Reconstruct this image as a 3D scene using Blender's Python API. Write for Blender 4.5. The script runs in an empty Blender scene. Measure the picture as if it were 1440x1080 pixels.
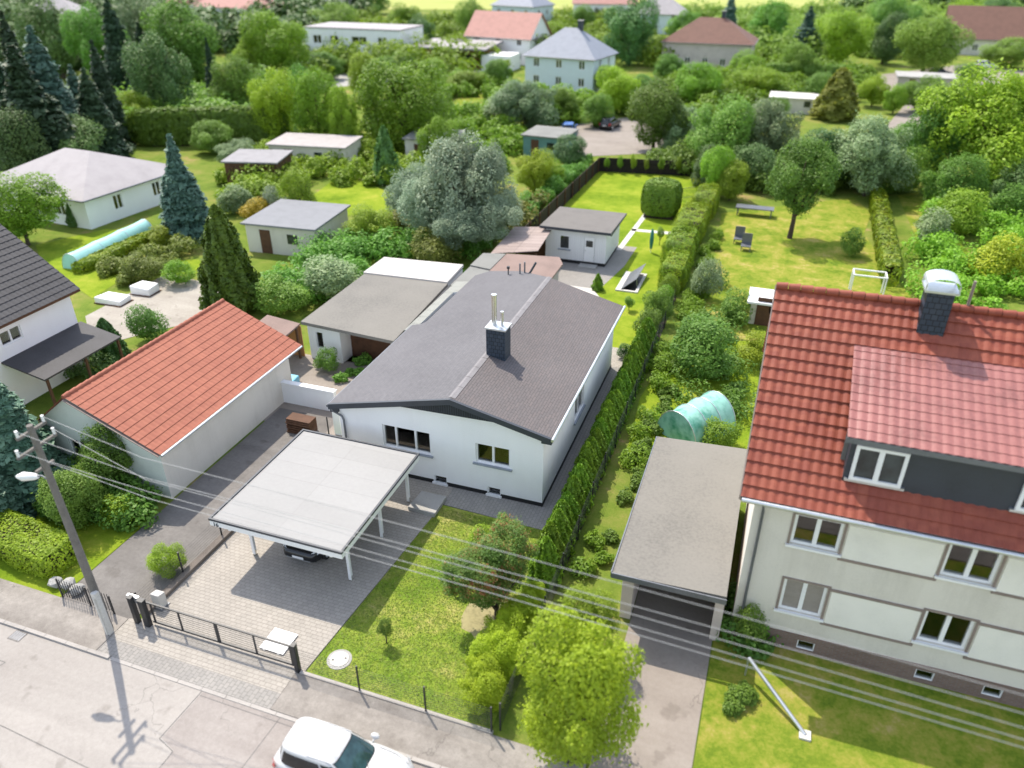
import bpy, bmesh, math, random
import numpy as np
from mathutils import Vector, Matrix
S = bpy.context.scene
COL = S.collection
R = math.radians

# ------------------------------------------------------------------ camera, sky, sun, exposure
CAM = Vector((0, 0, 22.5)); PITCH = R(30.023); YAW = R(19.266); FPX = 1085.0
cd = bpy.data.cameras.new('camera'); cam = bpy.data.objects.new('camera', cd); COL.objects.link(cam)
cam.location = CAM; cam.rotation_euler = (math.pi/2-PITCH, 0, YAW)
cd.sensor_width = 36; cd.lens = FPX/1440*36; cd.clip_start = .5; cd.clip_end = 6000
cd.dof.use_dof = True; cd.dof.focus_distance = 36; cd.dof.aperture_fstop = .16
S.camera = cam
W = bpy.data.worlds.new('World'); S.world = W; W.use_nodes = True
nt = W.node_tree; sky = nt.nodes.new('ShaderNodeTexSky'); sky.sky_type = 'NISHITA'; sky.sun_disc = False
SUN = Vector((-.51, .41, 1.0)).normalized()
sky.sun_elevation = math.asin(SUN.z); sky.sun_rotation = math.atan2(SUN.x, SUN.y)
hsv = nt.nodes.new('ShaderNodeHueSaturation'); hsv.inputs['Saturation'].default_value = .6; nt.links.new(sky.outputs[0], hsv.inputs['Color']); nt.links.new(hsv.outputs[0], nt.nodes['Background'].inputs[0]); nt.nodes['Background'].inputs[1].default_value = .15
ld = bpy.data.lights.new('sun', 'SUN'); sun = bpy.data.objects.new('sun', ld); COL.objects.link(sun)
ld.energy = 2.5; ld.angle = R(.55); ld.color = (1, .915, .79); sun.rotation_euler = SUN.to_track_quat('Z', 'Y').to_euler()
S.view_settings.view_transform = 'Standard'; S.view_settings.look = 'None'; S.view_settings.gamma = 1
S.view_settings.use_curve_mapping = False; S.view_settings.exposure = 1.2
S.cycles.max_bounces = 6; S.cycles.transparent_max_bounces = 8

# where a picture point of the photo meets the level z (surveying helper)
_fw = Vector((-math.sin(YAW)*math.cos(PITCH), math.cos(YAW)*math.cos(PITCH), -math.sin(PITCH)))
_rt = _fw.cross(Vector((0, 0, 1))).normalized(); _up = _rt.cross(_fw)
def ray(x, y): return _fw+_rt*((x-720)/FPX)-_up*((y-540)/FPX)
def gp(x, y, z=0):
    d = ray(x, y); return CAM+d*((z-CAM.z)/d.z)
def height(x, y, yt):
    b = gp(x, y); lo, hi = 0, 40
    for _ in range(40):
        m = (lo+hi)/2; d = Vector((b.x, b.y, m))-CAM
        if 540-FPX*d.dot(_up)/d.dot(_fw) > yt: lo = m
        else: hi = m
    return lo
def mpp(p): return (p-CAM).dot(_fw)/FPX      # metres per photo pixel at a point

# ------------------------------------------------------------------ materials
def lin(c): return tuple(c)+(1,)
MATS = {}
def newmat(name):
    m = bpy.data.materials.new(name); m.use_nodes = True; MATS[name] = m
    return m, m.node_tree, m.node_tree.nodes['Principled BSDF']
def coords(t, scale=(1, 1, 1), rot=(0, 0, 0), kind='Object'):
    c = t.nodes.new('ShaderNodeTexCoord'); mp = t.nodes.new('ShaderNodeMapping')
    mp.inputs['Scale'].default_value = scale; mp.inputs['Rotation'].default_value = rot
    t.links.new(c.outputs[kind], mp.inputs[0]); return mp.outputs[0]
def noise(t, v, s, d=4, r=.55):
    n = t.nodes.new('ShaderNodeTexNoise'); n.inputs['Scale'].default_value = s
    n.inputs['Detail'].default_value = d; n.inputs['Roughness'].default_value = r
    if v is not None: t.links.new(v, n.inputs['Vector'])
    return n.outputs['Fac']
def ramp(t, f, stops):
    n = t.nodes.new('ShaderNodeValToRGB'); e = n.color_ramp.elements
    while len(e) < len(stops): e.new(.5)
    for i, (p, c) in enumerate(stops): e[i].position = p; e[i].color = lin(c)
    t.links.new(f, n.inputs[0]); return n.outputs[0]
def mix(t, f, a, b, mode='MIX'):
    n = t.nodes.new('ShaderNodeMixRGB'); n.blend_type = mode
    for i, v in ((0, f), (1, a), (2, b)):
        if hasattr(v, 'is_linked'): t.links.new(v, n.inputs[i])
        elif i == 0: n.inputs[0].default_value = v
        else: n.inputs[i].default_value = lin(v)
    return n.outputs[0]
def bump(t, p, f, dist, strength=1):
    n = t.nodes.new('ShaderNodeBump'); n.inputs['Distance'].default_value = dist; n.inputs['Strength'].default_value = strength
    t.links.new(f, n.inputs['Height']); t.links.new(n.outputs[0], p.inputs['Normal'])
def M(name, c, rough=.7, var=.18, scale=1.2, fine=14, metal=0, spec=.5, bmp=.004, c2=None):
    """plain weathered surface: two scales of noise on the colour, fine bump"""
    m, t, p = newmat(name); v = coords(t)
    c2 = c2 or tuple(x*(1-var) for x in c); c1 = tuple(min(1, x*(1+var*.5)) for x in c)
    f = mix(t, .45, noise(t, v, scale), noise(t, v, fine, 6))
    t.links.new(ramp(t, f, [(.35, c2), (.5, c), (.66, c1)]), p.inputs['Base Color'])
    p.inputs['Roughness'].default_value = rough; p.inputs['Metallic'].default_value = metal
    p.inputs['Specular IOR Level'].default_value = spec
    if bmp: bump(t, p, noise(t, v, fine*3), bmp)
    return m
def BR(name, c1, c2, mortar, w, h, rot=(0, 0, 0), off=.5, ms=.012, rough=.85, bmp=.006, var=.25, scale=.6, spec=.3):
    """bricks, paving, shingles, slates, boards"""
    m, t, p = newmat(name); v = coords(t, rot=rot)
    b = t.nodes.new('ShaderNodeTexBrick'); t.links.new(v, b.inputs['Vector'])
    b.inputs['Scale'].default_value = 1; b.inputs['Brick Width'].default_value = w; b.inputs['Row Height'].default_value = h
    b.inputs['Mortar Size'].default_value = ms; b.inputs['Mortar Smooth'].default_value = .2; b.offset = off
    b.inputs['Color1'].default_value = lin(c1); b.inputs['Color2'].default_value = lin(c2); b.inputs['Mortar'].default_value = lin(mortar)
    n = ramp(t, mix(t, .4, mix(t, .45, noise(t, v, scale), noise(t, v, 6)), noise(t, v, 48, 3, .8)), [(.36, (1-var,)*3), (.62, (1, 1, 1))])
    t.links.new(mix(t, 1, b.outputs['Color'], n, 'MULTIPLY'), p.inputs['Base Color'])
    p.inputs['Roughness'].default_value = rough; p.inputs['Specular IOR Level'].default_value = spec
    if bmp:
        inv = t.nodes.new('ShaderNodeMath'); inv.operation = 'SUBTRACT'; inv.inputs[0].default_value = 1
        t.links.new(b.outputs['Fac'], inv.inputs[1]); bump(t, p, inv.outputs[0], bmp)
    return m
def LEAF(name, c1, c2, trans=.42, rv=.25, c3=None):
    m, t, p = newmat(name); v = coords(t)
    o = t.nodes.new('ShaderNodeObjectInfo')
    stops = [(.3, c1), (.7, c2)] if c3 is None else [(.30, c1), (.53, c2), (.60, c3)]
    c = ramp(t, mix(t, .5, noise(t, v, 1.1, 2), noise(t, v, 11, 2)), stops)
    hs = t.nodes.new('ShaderNodeHueSaturation'); t.links.new(c, hs.inputs['Color'])
    mr = t.nodes.new('ShaderNodeMapRange'); t.links.new(o.outputs['Random'], mr.inputs[0])
    mr.inputs[3].default_value = 1-rv; mr.inputs[4].default_value = 1+rv; t.links.new(mr.outputs[0], hs.inputs['Value'])
    mh_ = t.nodes.new('ShaderNodeMapRange'); fr_ = t.nodes.new('ShaderNodeMath'); fr_.operation = 'FRACT'; mu_ = t.nodes.new('ShaderNodeMath'); mu_.operation = 'MULTIPLY'; mu_.inputs[1].default_value = 7.31
    t.links.new(o.outputs['Random'], mu_.inputs[0]); t.links.new(mu_.outputs[0], fr_.inputs[0]); t.links.new(fr_.outputs[0], mh_.inputs[0])
    mh_.inputs[3].default_value = .5-.08*rv; mh_.inputs[4].default_value = .5+.08*rv; t.links.new(mh_.outputs[0], hs.inputs['Hue'])
    t.links.new(hs.outputs[0], p.inputs['Base Color']); p.inputs['Roughness'].default_value = .55; p.inputs['Specular IOR Level'].default_value = .35
    tr = t.nodes.new('ShaderNodeBsdfTranslucent'); t.links.new(hs.outputs[0], tr.inputs[0])
    ms = t.nodes.new('ShaderNodeMixShader'); ms.inputs[0].default_value = trans
    t.links.new(p.outputs[0], ms.inputs[1]); t.links.new(tr.outputs[0], ms.inputs[2])
    t.links.new(ms.outputs[0], t.nodes['Material Output'].inputs[0]); return m
def GRASS(name, cs, s1=.35, fine=9):
    m, t, p = newmat(name); v = coords(t)
    f = mix(t, .5, noise(t, v, s1, 6, .6), mix(t, .5, noise(t, v, s1*5, 5, .65), noise(t, v, fine, 8, .75)))
    t.links.new(ramp(t, f, cs), p.inputs['Base Color']); p.inputs['Roughness'].default_value = .9
    p.inputs['Specular IOR Level'].default_value = .05; bump(t, p, noise(t, v, 26, 8, .8), .03); return m

def streaks(m, amt):
    t = m.node_tree; p = t.nodes['Principled BSDF']; src = p.inputs['Base Color'].links[0].from_socket
    st = ramp(t, mix(t, .5, noise(t, coords(t, scale=(2.2, 2.2, .16)), 1, 5, .6), noise(t, coords(t), .6, 5)), [(.36, (1-amt, 1-amt*1.05, 1-amt*1.15)), (.52, (1, 1, 1))])
    t.links.new(mix(t, 1, src, st, 'MULTIPLY'), p.inputs['Base Color'])
white_render = M('white_render', (.86, .86, .86), .85, .05, .5, 20)
white_paint = M('white_paint', (.80, .80, .80), .5, .06)
cream_render = M('cream_render', (.66, .62, .55), .9, .08, .5, 22)
streaks(white_render, .03)
streaks(cream_render, .10)
cream_rough = M('cream_roughcast', (.83, .80, .73), .95, .1, .8, 40, bmp=.012)
slate_paint = M('slate_paint', (.035, .042, .055), .5, .2)
slate_clad = BR('slate_cladding', (.035, .05, .075), (.05, .065, .09), (.012, .015, .02), .2, .2, (R(90), 0, 0), .5, .012, .5)
slate_ribs = BR('slate_ribs', (.03, .036, .045), (.035, .042, .052), (.008, .009, .011), .11, 5, (R(90), 0, 0), 0, .014, .55)
black_plinth = M('black_plinth', (.012, .012, .014), .6)
black_metal = M('black_metal', (.02, .022, .026), .45, spec=.5)
grey_metal = M('grey_metal', (.16, .17, .19), .45, metal=.4)
zinc = M('zinc', (.62, .64, .66), .38, .15, metal=.8)
steel = M('steel', (.75, .74, .70), .25, .12, 3, metal=1)
sill_grey = M('sill_grey', (.30, .33, .38), .5)
concrete = M('concrete', (.36, .35, .33), .9, .25, .7, 18)
concrete_pale = M('concrete_pale', (.58, .56, .52), .9, .18, .8, 18)
wood_pole = M('weathered_wood', (.17, .155, .14), .9, .3, 3, 20)
wood_brown = M('brown_wood', (.10, .045, .022), .8, .35, 3, 20)
fence_dark = BR('dark_boards', (.028, .020, .016), (.045, .034, .027), (.008, .006, .005), 3.2, .16, (R(90), 0, R(90)), .4, .012, .85)
fence_dark_y = BR('dark_boards_back', (.024, .018, .018), (.04, .032, .03), (.008, .006, .005), 3.2, .16, (R(90), 0, 0), .4, .012, .85)
bark = M('bark', (.07, .05, .035), .95, .4, 4, 20, bmp=.02)
tyre = M('tyre_rubber', (.015, .015, .016), .85)
white_car_paint = M('white_car_paint', (.52, .52, .52), .25, .02, bmp=0, spec=.6)
black_car_paint = M('black_car_paint', (.008, .009, .012), .2, .1, bmp=0, spec=.7)
blue_car_paint = M('blue_car_paint', (.03, .12, .38), .3, .1, bmp=0)
silver_car_paint = M('silver_car_paint', (.6, .62, .65), .3, .1, metal=.4, bmp=0)
red_lens = M('red_lens', (.45, .01, .012), .2, .2, bmp=0)
clear_lens = M('clear_lens', (.6, .62, .65), .1, .2, bmp=0)
def GLASS(name, c, rough=.04):
    m, t, p = newmat(name); v = coords(t)
    t.links.new(ramp(t, noise(t, v, 1.3, 3), [(.4, c), (.62, tuple(x*2.6 for x in c))]), p.inputs['Base Color'])
    p.inputs['Roughness'].default_value = rough; p.inputs['Specular IOR Level'].default_value = .6; return m
def CLEAR(name, tint):
    m, t, p = newmat(name); tr = t.nodes.new('ShaderNodeBsdfTransparent'); tr.inputs[0].default_value = lin(tint)
    gl = t.nodes.new('ShaderNodeBsdfGlossy'); gl.inputs['Roughness'].default_value = .03; fz = t.nodes.new('ShaderNodeFresnel'); fz.inputs[0].default_value = 2.0
    ms = t.nodes.new('ShaderNodeMixShader'); t.links.new(fz.outputs[0], ms.inputs[0]); t.links.new(tr.outputs[0], ms.inputs[1]); t.links.new(gl.outputs[0], ms.inputs[2])
    t.links.new(ms.outputs[0], t.nodes['Material Output'].inputs[0]); return m
glass = CLEAR('window_glass', (.86, .9, .9)); added_curtain_mat = M('added_curtain', (.6, .58, .54), .9, .15); olive_reflect = M('olive_reflection', (.30, .31, .16), .9, .2)  # curtains added to vary window reflections; olive one colours in a greenish reflection
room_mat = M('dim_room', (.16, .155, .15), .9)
dark_glass = GLASS('dark_pane', (.018, .024, .024)); car_glass = GLASS('car_glass', (.02, .045, .05)); car_dark = GLASS('tinted_glass', (.008, .009, .01))
bitumen_light = BR('pale_bitumen', (.35, .345, .335), (.325, .32, .31), (.31, .30, .29), 30, 1.0, (0, 0, 0), 0, .012, .88, .003, .12, .35)
# main roof
shingle = BR('brown_grey_shingles', (.178, .155, .152), (.158, .143, .143), (.115, .105, .106), .46, .125, (0, 0, R(90)), .5, .011, .9, .008, .28, .3)
felt = BR('grey_roofing_felt', (.178, .174, .183), (.164, .160, .169), (.145, .142, .15), .32, .14, (0, 0, R(90)), .5, .010, .9, .005, .3, .25)
felt_grey = M('grey_felt_sheets', (.21, .21, .195), .9, .2, .5, 20)
felt_pink = M('pinkish_brown_felt', (.24, .17, .145), .9, .2, .6, 18)
corr_pink = BR('pale_corrugated_sheet', (.40, .32, .29), (.33, .26, .235), (.2, .16, .15), 6, .62, (0, 0, 0), 0, .02, .7, .02, .25)
garage_felt = M('garage_felt', (.195, .184, .163), .95, .2, .25, 9, c2=(.145, .138, .125))
red_tile = BR('red_roof_tile', (.335, .088, .05), (.275, .064, .038), (.30, .075, .045), .30, .287, (0, 0, 0), 0, .0, .6, 0, .3, .5, .4)
red_garage = BR('terracotta_tile', (.38, .135, .085), (.33, .112, .072), (.35, .12, .08), .245, .33, (0, 0, R(90)), 0, .0, .75, 0, .2, .5)
pink_tile = M('glossy_rose_tile', (.31, .125, .11), .3, .25, .9, 9, spec=.5)
dark_tile = M('anthracite_tile', (.045, .044, .048), .7, .3, 1, 10)
pale_tile = M('pale_grey_tile', (.34, .315, .32), .8, .14, .8, 12)
blue_tile = M('blue_grey_tile', (.24, .26, .31), .7, .15)
brown_tile = M('brown_tile', (.17, .085, .062), .8, .2)
rose_tile = M('faded_rose_tile', (.46, .24, .2), .8, .15)
mint_render = M('pale_mint_render', (.55, .68, .63), .85, .08)
blue_render = M('pale_blue_render', (.62, .70, .74), .85, .06)
brick_plinth = BR('brown_brick', (.24, .16, .13), (.20, .13, .105), (.22, .19, .17), .25, .08, (R(90), 0, 0), .5, .012)
# ground
pavers = BR('block_paving', (.42, .385, .34), (.375, .345, .305), (.275, .25, .222), .24, .16, (0, 0, 0), .5, .009, .9, .004, .22, .35)
pavers_grey = BR('grey_block_paving', (.34, .32, .295), (.30, .285, .265), (.21, .198, .182), .24, .16, (0, 0, R(90)), .5, .009, .9, .004, .2, .4)
def ASPH(name, a, b, c, s=.16):
    m, t, p = newmat(name); v = coords(t); vs = coords(t, scale=(.12, 1.2, 1))
    f = mix(t, .45, mix(t, .5, noise(t, v, s, 6, .6), noise(t, vs, .9, 4)), mix(t, .5, noise(t, v, 30, 3, .8), noise(t, v, 6, 4, .7)))
    vo = t.nodes.new('ShaderNodeTexVoronoi'); vo.feature = 'DISTANCE_TO_EDGE'; vo.inputs['Scale'].default_value = .33
    dm = t.nodes.new('ShaderNodeVectorMath'); dm.operation = 'ADD'; nn = t.nodes.new('ShaderNodeTexNoise'); nn.inputs['Scale'].default_value = 1.6; nn.inputs['Detail'].default_value = 5
    t.links.new(v, nn.inputs['Vector']); t.links.new(v, dm.inputs[0]); t.links.new(nn.outputs['Color'], dm.inputs[1]); t.links.new(dm.outputs[0], vo.inputs['Vector'])
    ck = ramp(t, vo.outputs['Distance'], [(0, (.62,)*3), (.006, (1, 1, 1))]); ck = mix(t, ramp(t, noise(t, v, .25), [(.48, (0, 0, 0)), (.56, (1, 1, 1))]), (1, 1, 1), ck)
    st = ramp(t, noise(t, v, 1.1, 3, .5), [(.30, (.80, .79, .78)), (.37, (1, 1, 1))])
    base = mix(t, 1, mix(t, 1, ramp(t, f, [(.36, a), (.5, b), (.64, c)]), ck, 'MULTIPLY'), st, 'MULTIPLY')
    t.links.new(base, p.inputs['Base Color']); p.inputs['Roughness'].default_value = .9
    p.inputs['Specular IOR Level'].default_value = .3; bump(t, p, noise(t, v, 60, 4), .006); return m
asphalt = ASPH('road_asphalt', (.26, .235, .215), (.325, .30, .275), (.40, .37, .34))
asphalt2 = ASPH('patched_asphalt', (.21, .185, .17), (.275, .245, .225), (.35, .32, .295), .3)
pave_old = ASPH('old_footpath', (.16, .142, .125), (.255, .232, .208), (.37, .34, .305), .8)
drive_dark = ASPH('dark_driveway', (.12, .112, .104), (.17, .158, .147), (.24, .225, .21), .5)
drive_sand = ASPH('pinkish_concrete', (.22, .19, .165), (.27, .235, .205), (.325, .288, .255), .4)
yard = ASPH('pale_yard', (.25, .225, .195), (.33, .30, .26), (.42, .39, .34), .3)
lawn_mat = GRASS('front_lawn', [(.35, (.46, .38, .19)), (.43, (.34, .345, .09)), (.49, (.23, .30, .042)), (.56, (.15, .24, .026)), (.64, (.09, .17, .018))], .4)
lawn_back = GRASS('back_lawn', [(.37, (.33, .34, .05)), (.455, (.235, .30, .026)), (.54, (.165, .245, .016)), (.63, (.10, .17, .010))], .3)
lawn_dry = GRASS('dry_lawn', [(.37, (.42, .33, .14)), (.455, (.28, .275, .05)), (.53, (.17, .23, .024)), (.63, (.075, .14, .014))], .5)
terrain_mat = GRASS('garden_ground', [(.37, (.37, .24, .13)), (.44, (.2, .22, .05)), (.52, (.14, .2, .03)), (.63, (.07, .12, .018))], .22)
field_mat = GRASS('far_field', [(.3, (.42, .40, .16)), (.5, (.36, .38, .12)), (.7, (.25, .32, .07))], .02)
soil = M('soil', (.30, .265, .13), .95, .3, 1, 10)
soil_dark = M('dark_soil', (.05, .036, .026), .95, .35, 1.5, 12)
# leaves
L_mid = LEAF('leaves_mid_green', (0.102, 0.210, 0.031), (0.228, 0.396, 0.054))
L_bright = LEAF('leaves_bright_green', (.155, .275, .022), (.32, .49, .032))
L_lime = LEAF('leaves_lime', (.21, .32, .018), (.44, .555, .03), .4)
L_lime2 = LEAF('leaves_yellow_green_hedge', (.26, .375, .016), (.50, .62, .03), .45, .08)
L_dark = LEAF('leaves_dark_green', (0.058, 0.143, 0.039), (0.143, 0.260, 0.058), .2)
L_grey = LEAF('leaves_grey_green', (0.149, 0.230, 0.098), (0.299, 0.402, 0.184), .3)
L_silver = LEAF('leaves_silver', (.19, .265, .165), (.38, .46, .29), .3)
L_spruce = LEAF('needles_dark', (.022, .055, .024), (.07, .12, .05), .1)
L_blue = LEAF('needles_blue', (.055, .13, .085), (.14, .23, .155), .15)
L_thuja = LEAF('thuja_green', (0.098, 0.213, 0.016), (0.287, 0.471, 0.030), .25, .15)
L_hedge = LEAF('clipped_hedge_lime', (.09, .175, .012), (.235, .345, .018), .3, .12, (.34, .40, .022))
L_yew = LEAF('clipped_dark_hedge', (0.070, 0.165, 0.014), (0.187, 0.308, 0.024), .15)
L_olive = LEAF('leaves_olive', (.13, .165, .03), (.27, .30, .05))
L_red = LEAF('leaves_with_rusty_blossom', (.06, .14, .022), (.15, .255, .035), .36, .05, (.40, .15, .065))
L_cone = LEAF('cone_conifer_green', (.05, .095, .012), (.15, .215, .022), .2, .1)
L_yellow = LEAF('leaves_golden', (0.330, 0.286, 0.011), (0.550, 0.440, 0.018), .3)

# ------------------------------------------------------------------ mesh helpers
ORG = {}
class MB:
    def __init__(s): s.v = []; s.f = []; s.sm = []
    def poly(s, pts, smooth=False):
        i = len(s.v); s.v += [tuple(p) for p in pts]; s.f.append(tuple(range(i, i+len(pts)))); s.sm.append(smooth); return s
    def add(s, vs, fs, smooth=False):
        i = len(s.v); s.v += [tuple(p) for p in vs]; s.f += [tuple(k+i for k in f) for f in fs]; s.sm += [smooth]*len(fs); return s
    def box(s, x0, y0, z0, x1, y1, z1):
        return s.add([(x0, y0, z0), (x1, y0, z0), (x1, y1, z0), (x0, y1, z0), (x0, y0, z1), (x1, y0, z1), (x1, y1, z1), (x0, y1, z1)],
                     [(0, 3, 2, 1), (4, 5, 6, 7), (0, 1, 5, 4), (1, 2, 6, 5), (2, 3, 7, 6), (3, 0, 4, 7)])
    def prism(s, xy, z0, z1):
        n = len(xy); zz0 = z0 if hasattr(z0, '__len__') else [z0]*n; zz1 = z1 if hasattr(z1, '__len__') else [z1]*n
        vs = [(p[0], p[1], zz0[i]) for i, p in enumerate(xy)]+[(p[0], p[1], zz1[i]) for i, p in enumerate(xy)]
        return s.add(vs, [tuple(range(n-1, -1, -1)), tuple(range(n, 2*n))]+[(i, (i+1) % n, n+(i+1) % n, n+i) for i in range(n)])
    def beam(s, p, q, w, h, up=(0, 0, 1)):
        p, q = Vector(p), Vector(q); d = (q-p).normalized(); a = d.cross(Vector(up))
        if a.length < 1e-3: a = d.cross(Vector((0, 1, 0)))
        a.normalize(); b = a.cross(d); a *= w/2; b *= h/2
        vs = [p-a-b, p+a-b, p+a+b, p-a+b, q-a-b, q+a-b, q+a+b, q-a+b]
        return s.add(vs, [(0, 3, 2, 1), (4, 5, 6, 7), (0, 1, 5, 4), (1, 2, 6, 5), (2, 3, 7, 6), (3, 0, 4, 7)])
    def tube(s, pts, r, n=8, cap=True):
        pts = [Vector(p) for p in pts]; rs = r if hasattr(r, '__len__') else [r]*len(pts); vs = []; fs = []
        for i, p in enumerate(pts):
            d = (pts[min(i+1, len(pts)-1)]-pts[max(i-1, 0)]).normalized()
            a = d.cross(Vector((.03, .02, 1))) if abs(d.z) < .95 else d.cross(Vector((1, 0, 0))); a.normalize(); b = d.cross(a)
            vs += [p+(a*math.cos(k*2*math.pi/n)+b*math.sin(k*2*math.pi/n))*rs[i] for k in range(n)]
        for i in range(len(pts)-1):
            fs += [(i*n+k, i*n+(k+1) % n, (i+1)*n+(k+1) % n, (i+1)*n+k) for k in range(n)]
        s.add(vs, fs, True)
        if cap: s.poly(vs[:n][::-1]); s.poly(vs[-n:])
        return s
    def build(s, name, mat, parent=None, bev=0):
        off = ORG.get(parent.name, Vector()) if parent else Vector()
        me = bpy.data.meshes.new(name)
        me.from_pydata([(v[0]-off.x, v[1]-off.y, v[2]-off.z) for v in s.v], [], s.f)
        me.polygons.foreach_set('use_smooth', s.sm); me.update()
        o = bpy.data.objects.new(name, me); COL.objects.link(o); me.materials.append(mat)
        if parent: o.parent = parent; ORG[o.name] = off
        if bev:
            b = o.modifiers.new('bevel', 'BEVEL'); b.width = bev; b.segments = 2; b.limit_method = 'ANGLE'
        return o
def tag(o, label, cat, group=None):
    o['label'] = label; o['category'] = cat
    if group: o['group'] = group
    return o
def thing(name, label, cat, loc=(0, 0, 0), group=None):
    o = bpy.data.objects.new(name, None); COL.objects.link(o); o.location = loc; o.empty_display_size = .3
    ORG[o.name] = Vector(loc); return tag(o, label, cat, group)
def single(mb, name, mat, label, cat, group=None, bev=0): return tag(mb.build(name, mat, None, bev), label, cat, group)
def struct(mb, name, mat): o = mb.build(name, mat); o['kind'] = 'structure'; return o
def sheet(name, mat, pts, z): return struct(MB().poly([(p[0], p[1], z) for p in pts]), name, mat)
def psheet(name, mat, px, z): return sheet(name, mat, [gp(*p) for p in px], z)
def copy_tree(o, parent=None):
    c = o.copy(); COL.objects.link(c)
    if parent: c.parent = parent
    for ch in list(o.children):
        copy_tree(ch, c)
    return c
def facade(mb, O, U, N, w, h, ops, depth=.18):
    """wall face with real openings and reveals; O lower left seen from outside, U along, N outward"""
    O, U, N = Vector(O), Vector(U), Vector(N); Z = Vector((0, 0, 1))
    P = lambda u, v, d=0: O+U*u+Z*v-N*d
    us = sorted({0, w, *[q for o in ops for q in (o[0], o[2])]}); vs = sorted({0, h, *[q for o in ops for q in (o[1], o[3])]})
    for i in range(len(us)-1):
        for j in range(len(vs)-1):
            cu, cv = (us[i]+us[i+1])/2, (vs[j]+vs[j+1])/2
            if any(o[0] < cu < o[2] and o[1] < cv < o[3] for o in ops): continue
            mb.poly([P(us[i], vs[j]), P(us[i+1], vs[j]), P(us[i+1], vs[j+1]), P(us[i], vs[j+1])])
    for a, b, c, d in ops:
        mb.poly([P(a, b), P(c, b), P(c, b, depth), P(a, b, depth)]); mb.poly([P(a, d, depth), P(c, d, depth), P(c, d), P(a, d)])
        mb.poly([P(a, b, depth), P(a, d, depth), P(a, d), P(a, b)]); mb.poly([P(c, b), P(c, d), P(c, d, depth), P(c, b, depth)])
    return mb
def window(parent, O, U, N, op, depth=.18, mull=(), fr=.07, mat=None, gl=None, sill=None, name='window', fd=.05, blind=None, added_curtain=(None, ())):
    O, U, N = Vector(O), Vector(U), Vector(N); Z = Vector((0, 0, 1)); a, b, c, d = op
    P = lambda u, v, k: O+U*u+Z*v-N*k
    def bar(mb, u0, v0, u1, v1, k0, k1):
        mb.add([P(u0, v0, k1), P(u1, v0, k1), P(u1, v1, k1), P(u0, v1, k1), P(u0, v0, k0), P(u1, v0, k0), P(u1, v1, k0), P(u0, v1, k0)],
               [(0, 3, 2, 1), (4, 5, 6, 7), (0, 1, 5, 4), (1, 2, 6, 5), (2, 3, 7, 6), (3, 0, 4, 7)])
    e = .003; k0, k1 = depth-fd, depth+.04; m = MB()
    bar(m, a+e, b+e, a+fr, d-e, k0, k1); bar(m, c-fr, b+e, c-e, d-e, k0, k1)
    bar(m, a+fr, b+e, c-fr, b+fr, k0+.001, k1); bar(m, a+fr, d-fr, c-fr, d-e, k0+.001, k1)
    for q in mull: bar(m, a+(c-a)*q-fr*.7, b+fr, a+(c-a)*q+fr*.7, d-fr, k0+.002, k1)
    w = m.build(name, mat or white_paint, parent)
    g = MB(); bar(g, a+fr*.5, b+fr*.5, c-fr*.5, d-fr*.5, depth+.005, depth+.03); g.build('pane', gl or glass, w)
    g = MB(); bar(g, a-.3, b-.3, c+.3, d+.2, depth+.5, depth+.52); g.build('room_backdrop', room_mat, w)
    cm, bits = added_curtain
    for u0, v0, u1, v1 in bits:
        g = MB(); k_ = 10
        for q in range(k_):
            e0, e1 = a+(c-a)*(u0+(u1-u0)*q/k_), a+(c-a)*(u0+(u1-u0)*(q+1)/k_); z0, z1 = b+(d-b)*v0, b+(d-b)*v1; y0_, y1_ = depth+.10+.03*(q % 2), depth+.10+.03*((q+1) % 2)
            g.poly([P(e0, z0, y0_), P(e1, z0, y1_), P(e1, z1, y1_), P(e0, z1, y0_)])
        g.build('added_curtain', cm, w)
    if blind is not None:
        g = MB(); bar(g, a+fr, b+fr, c-fr, d-fr, depth-.02, depth); g.build('roller_shutter', blind, w)
    if sill is not None:
        g = MB(); bar(g, a-.12, b-.09, c+.12, b-.004, -.10, .03); g.build('sill', sill, w)
    return w
def slab(mb, pts, th):
    """thin slab under a tilted polygon"""
    n = len(pts); return mb.add([tuple(p) for p in pts]+[(p[0], p[1], p[2]-th) for p in pts],
        [tuple(range(n)), tuple(range(2*n-1, n-1, -1))]+[(i, n+i, n+(i+1) % n, (i+1) % n) for i in range(n)])
def tiles(mb, O, U, V, nu, nv, tw, tl, amp=.028, step=.03, ns=5, N=None):
    """pantile surface: O lower corner, U along the eave, V up the slope (unit vectors)"""
    O, U, V = Vector(O), Vector(U).normalized(), Vector(V).normalized(); N = N or U.cross(V).normalized(); vs = []; fs = []
    cols = nu*ns+1
    for j in range(nv):
        for e in (0, 1):
            for i in range(cols):
                ph = i/ns*2*math.pi
                h = amp*(.5+.5*math.sin(ph))**.8+(step if e == 0 else 0)
                vs.append(O+U*(i*tw/ns)+V*((j+e)*tl)+N*h)
    for j in range(nv*2-1):
        for i in range(cols-1):
            a = j*cols+i; fs.append((a, a+1, a+cols+1, a+cols))
    return mb.add(vs, fs, False)

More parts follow.
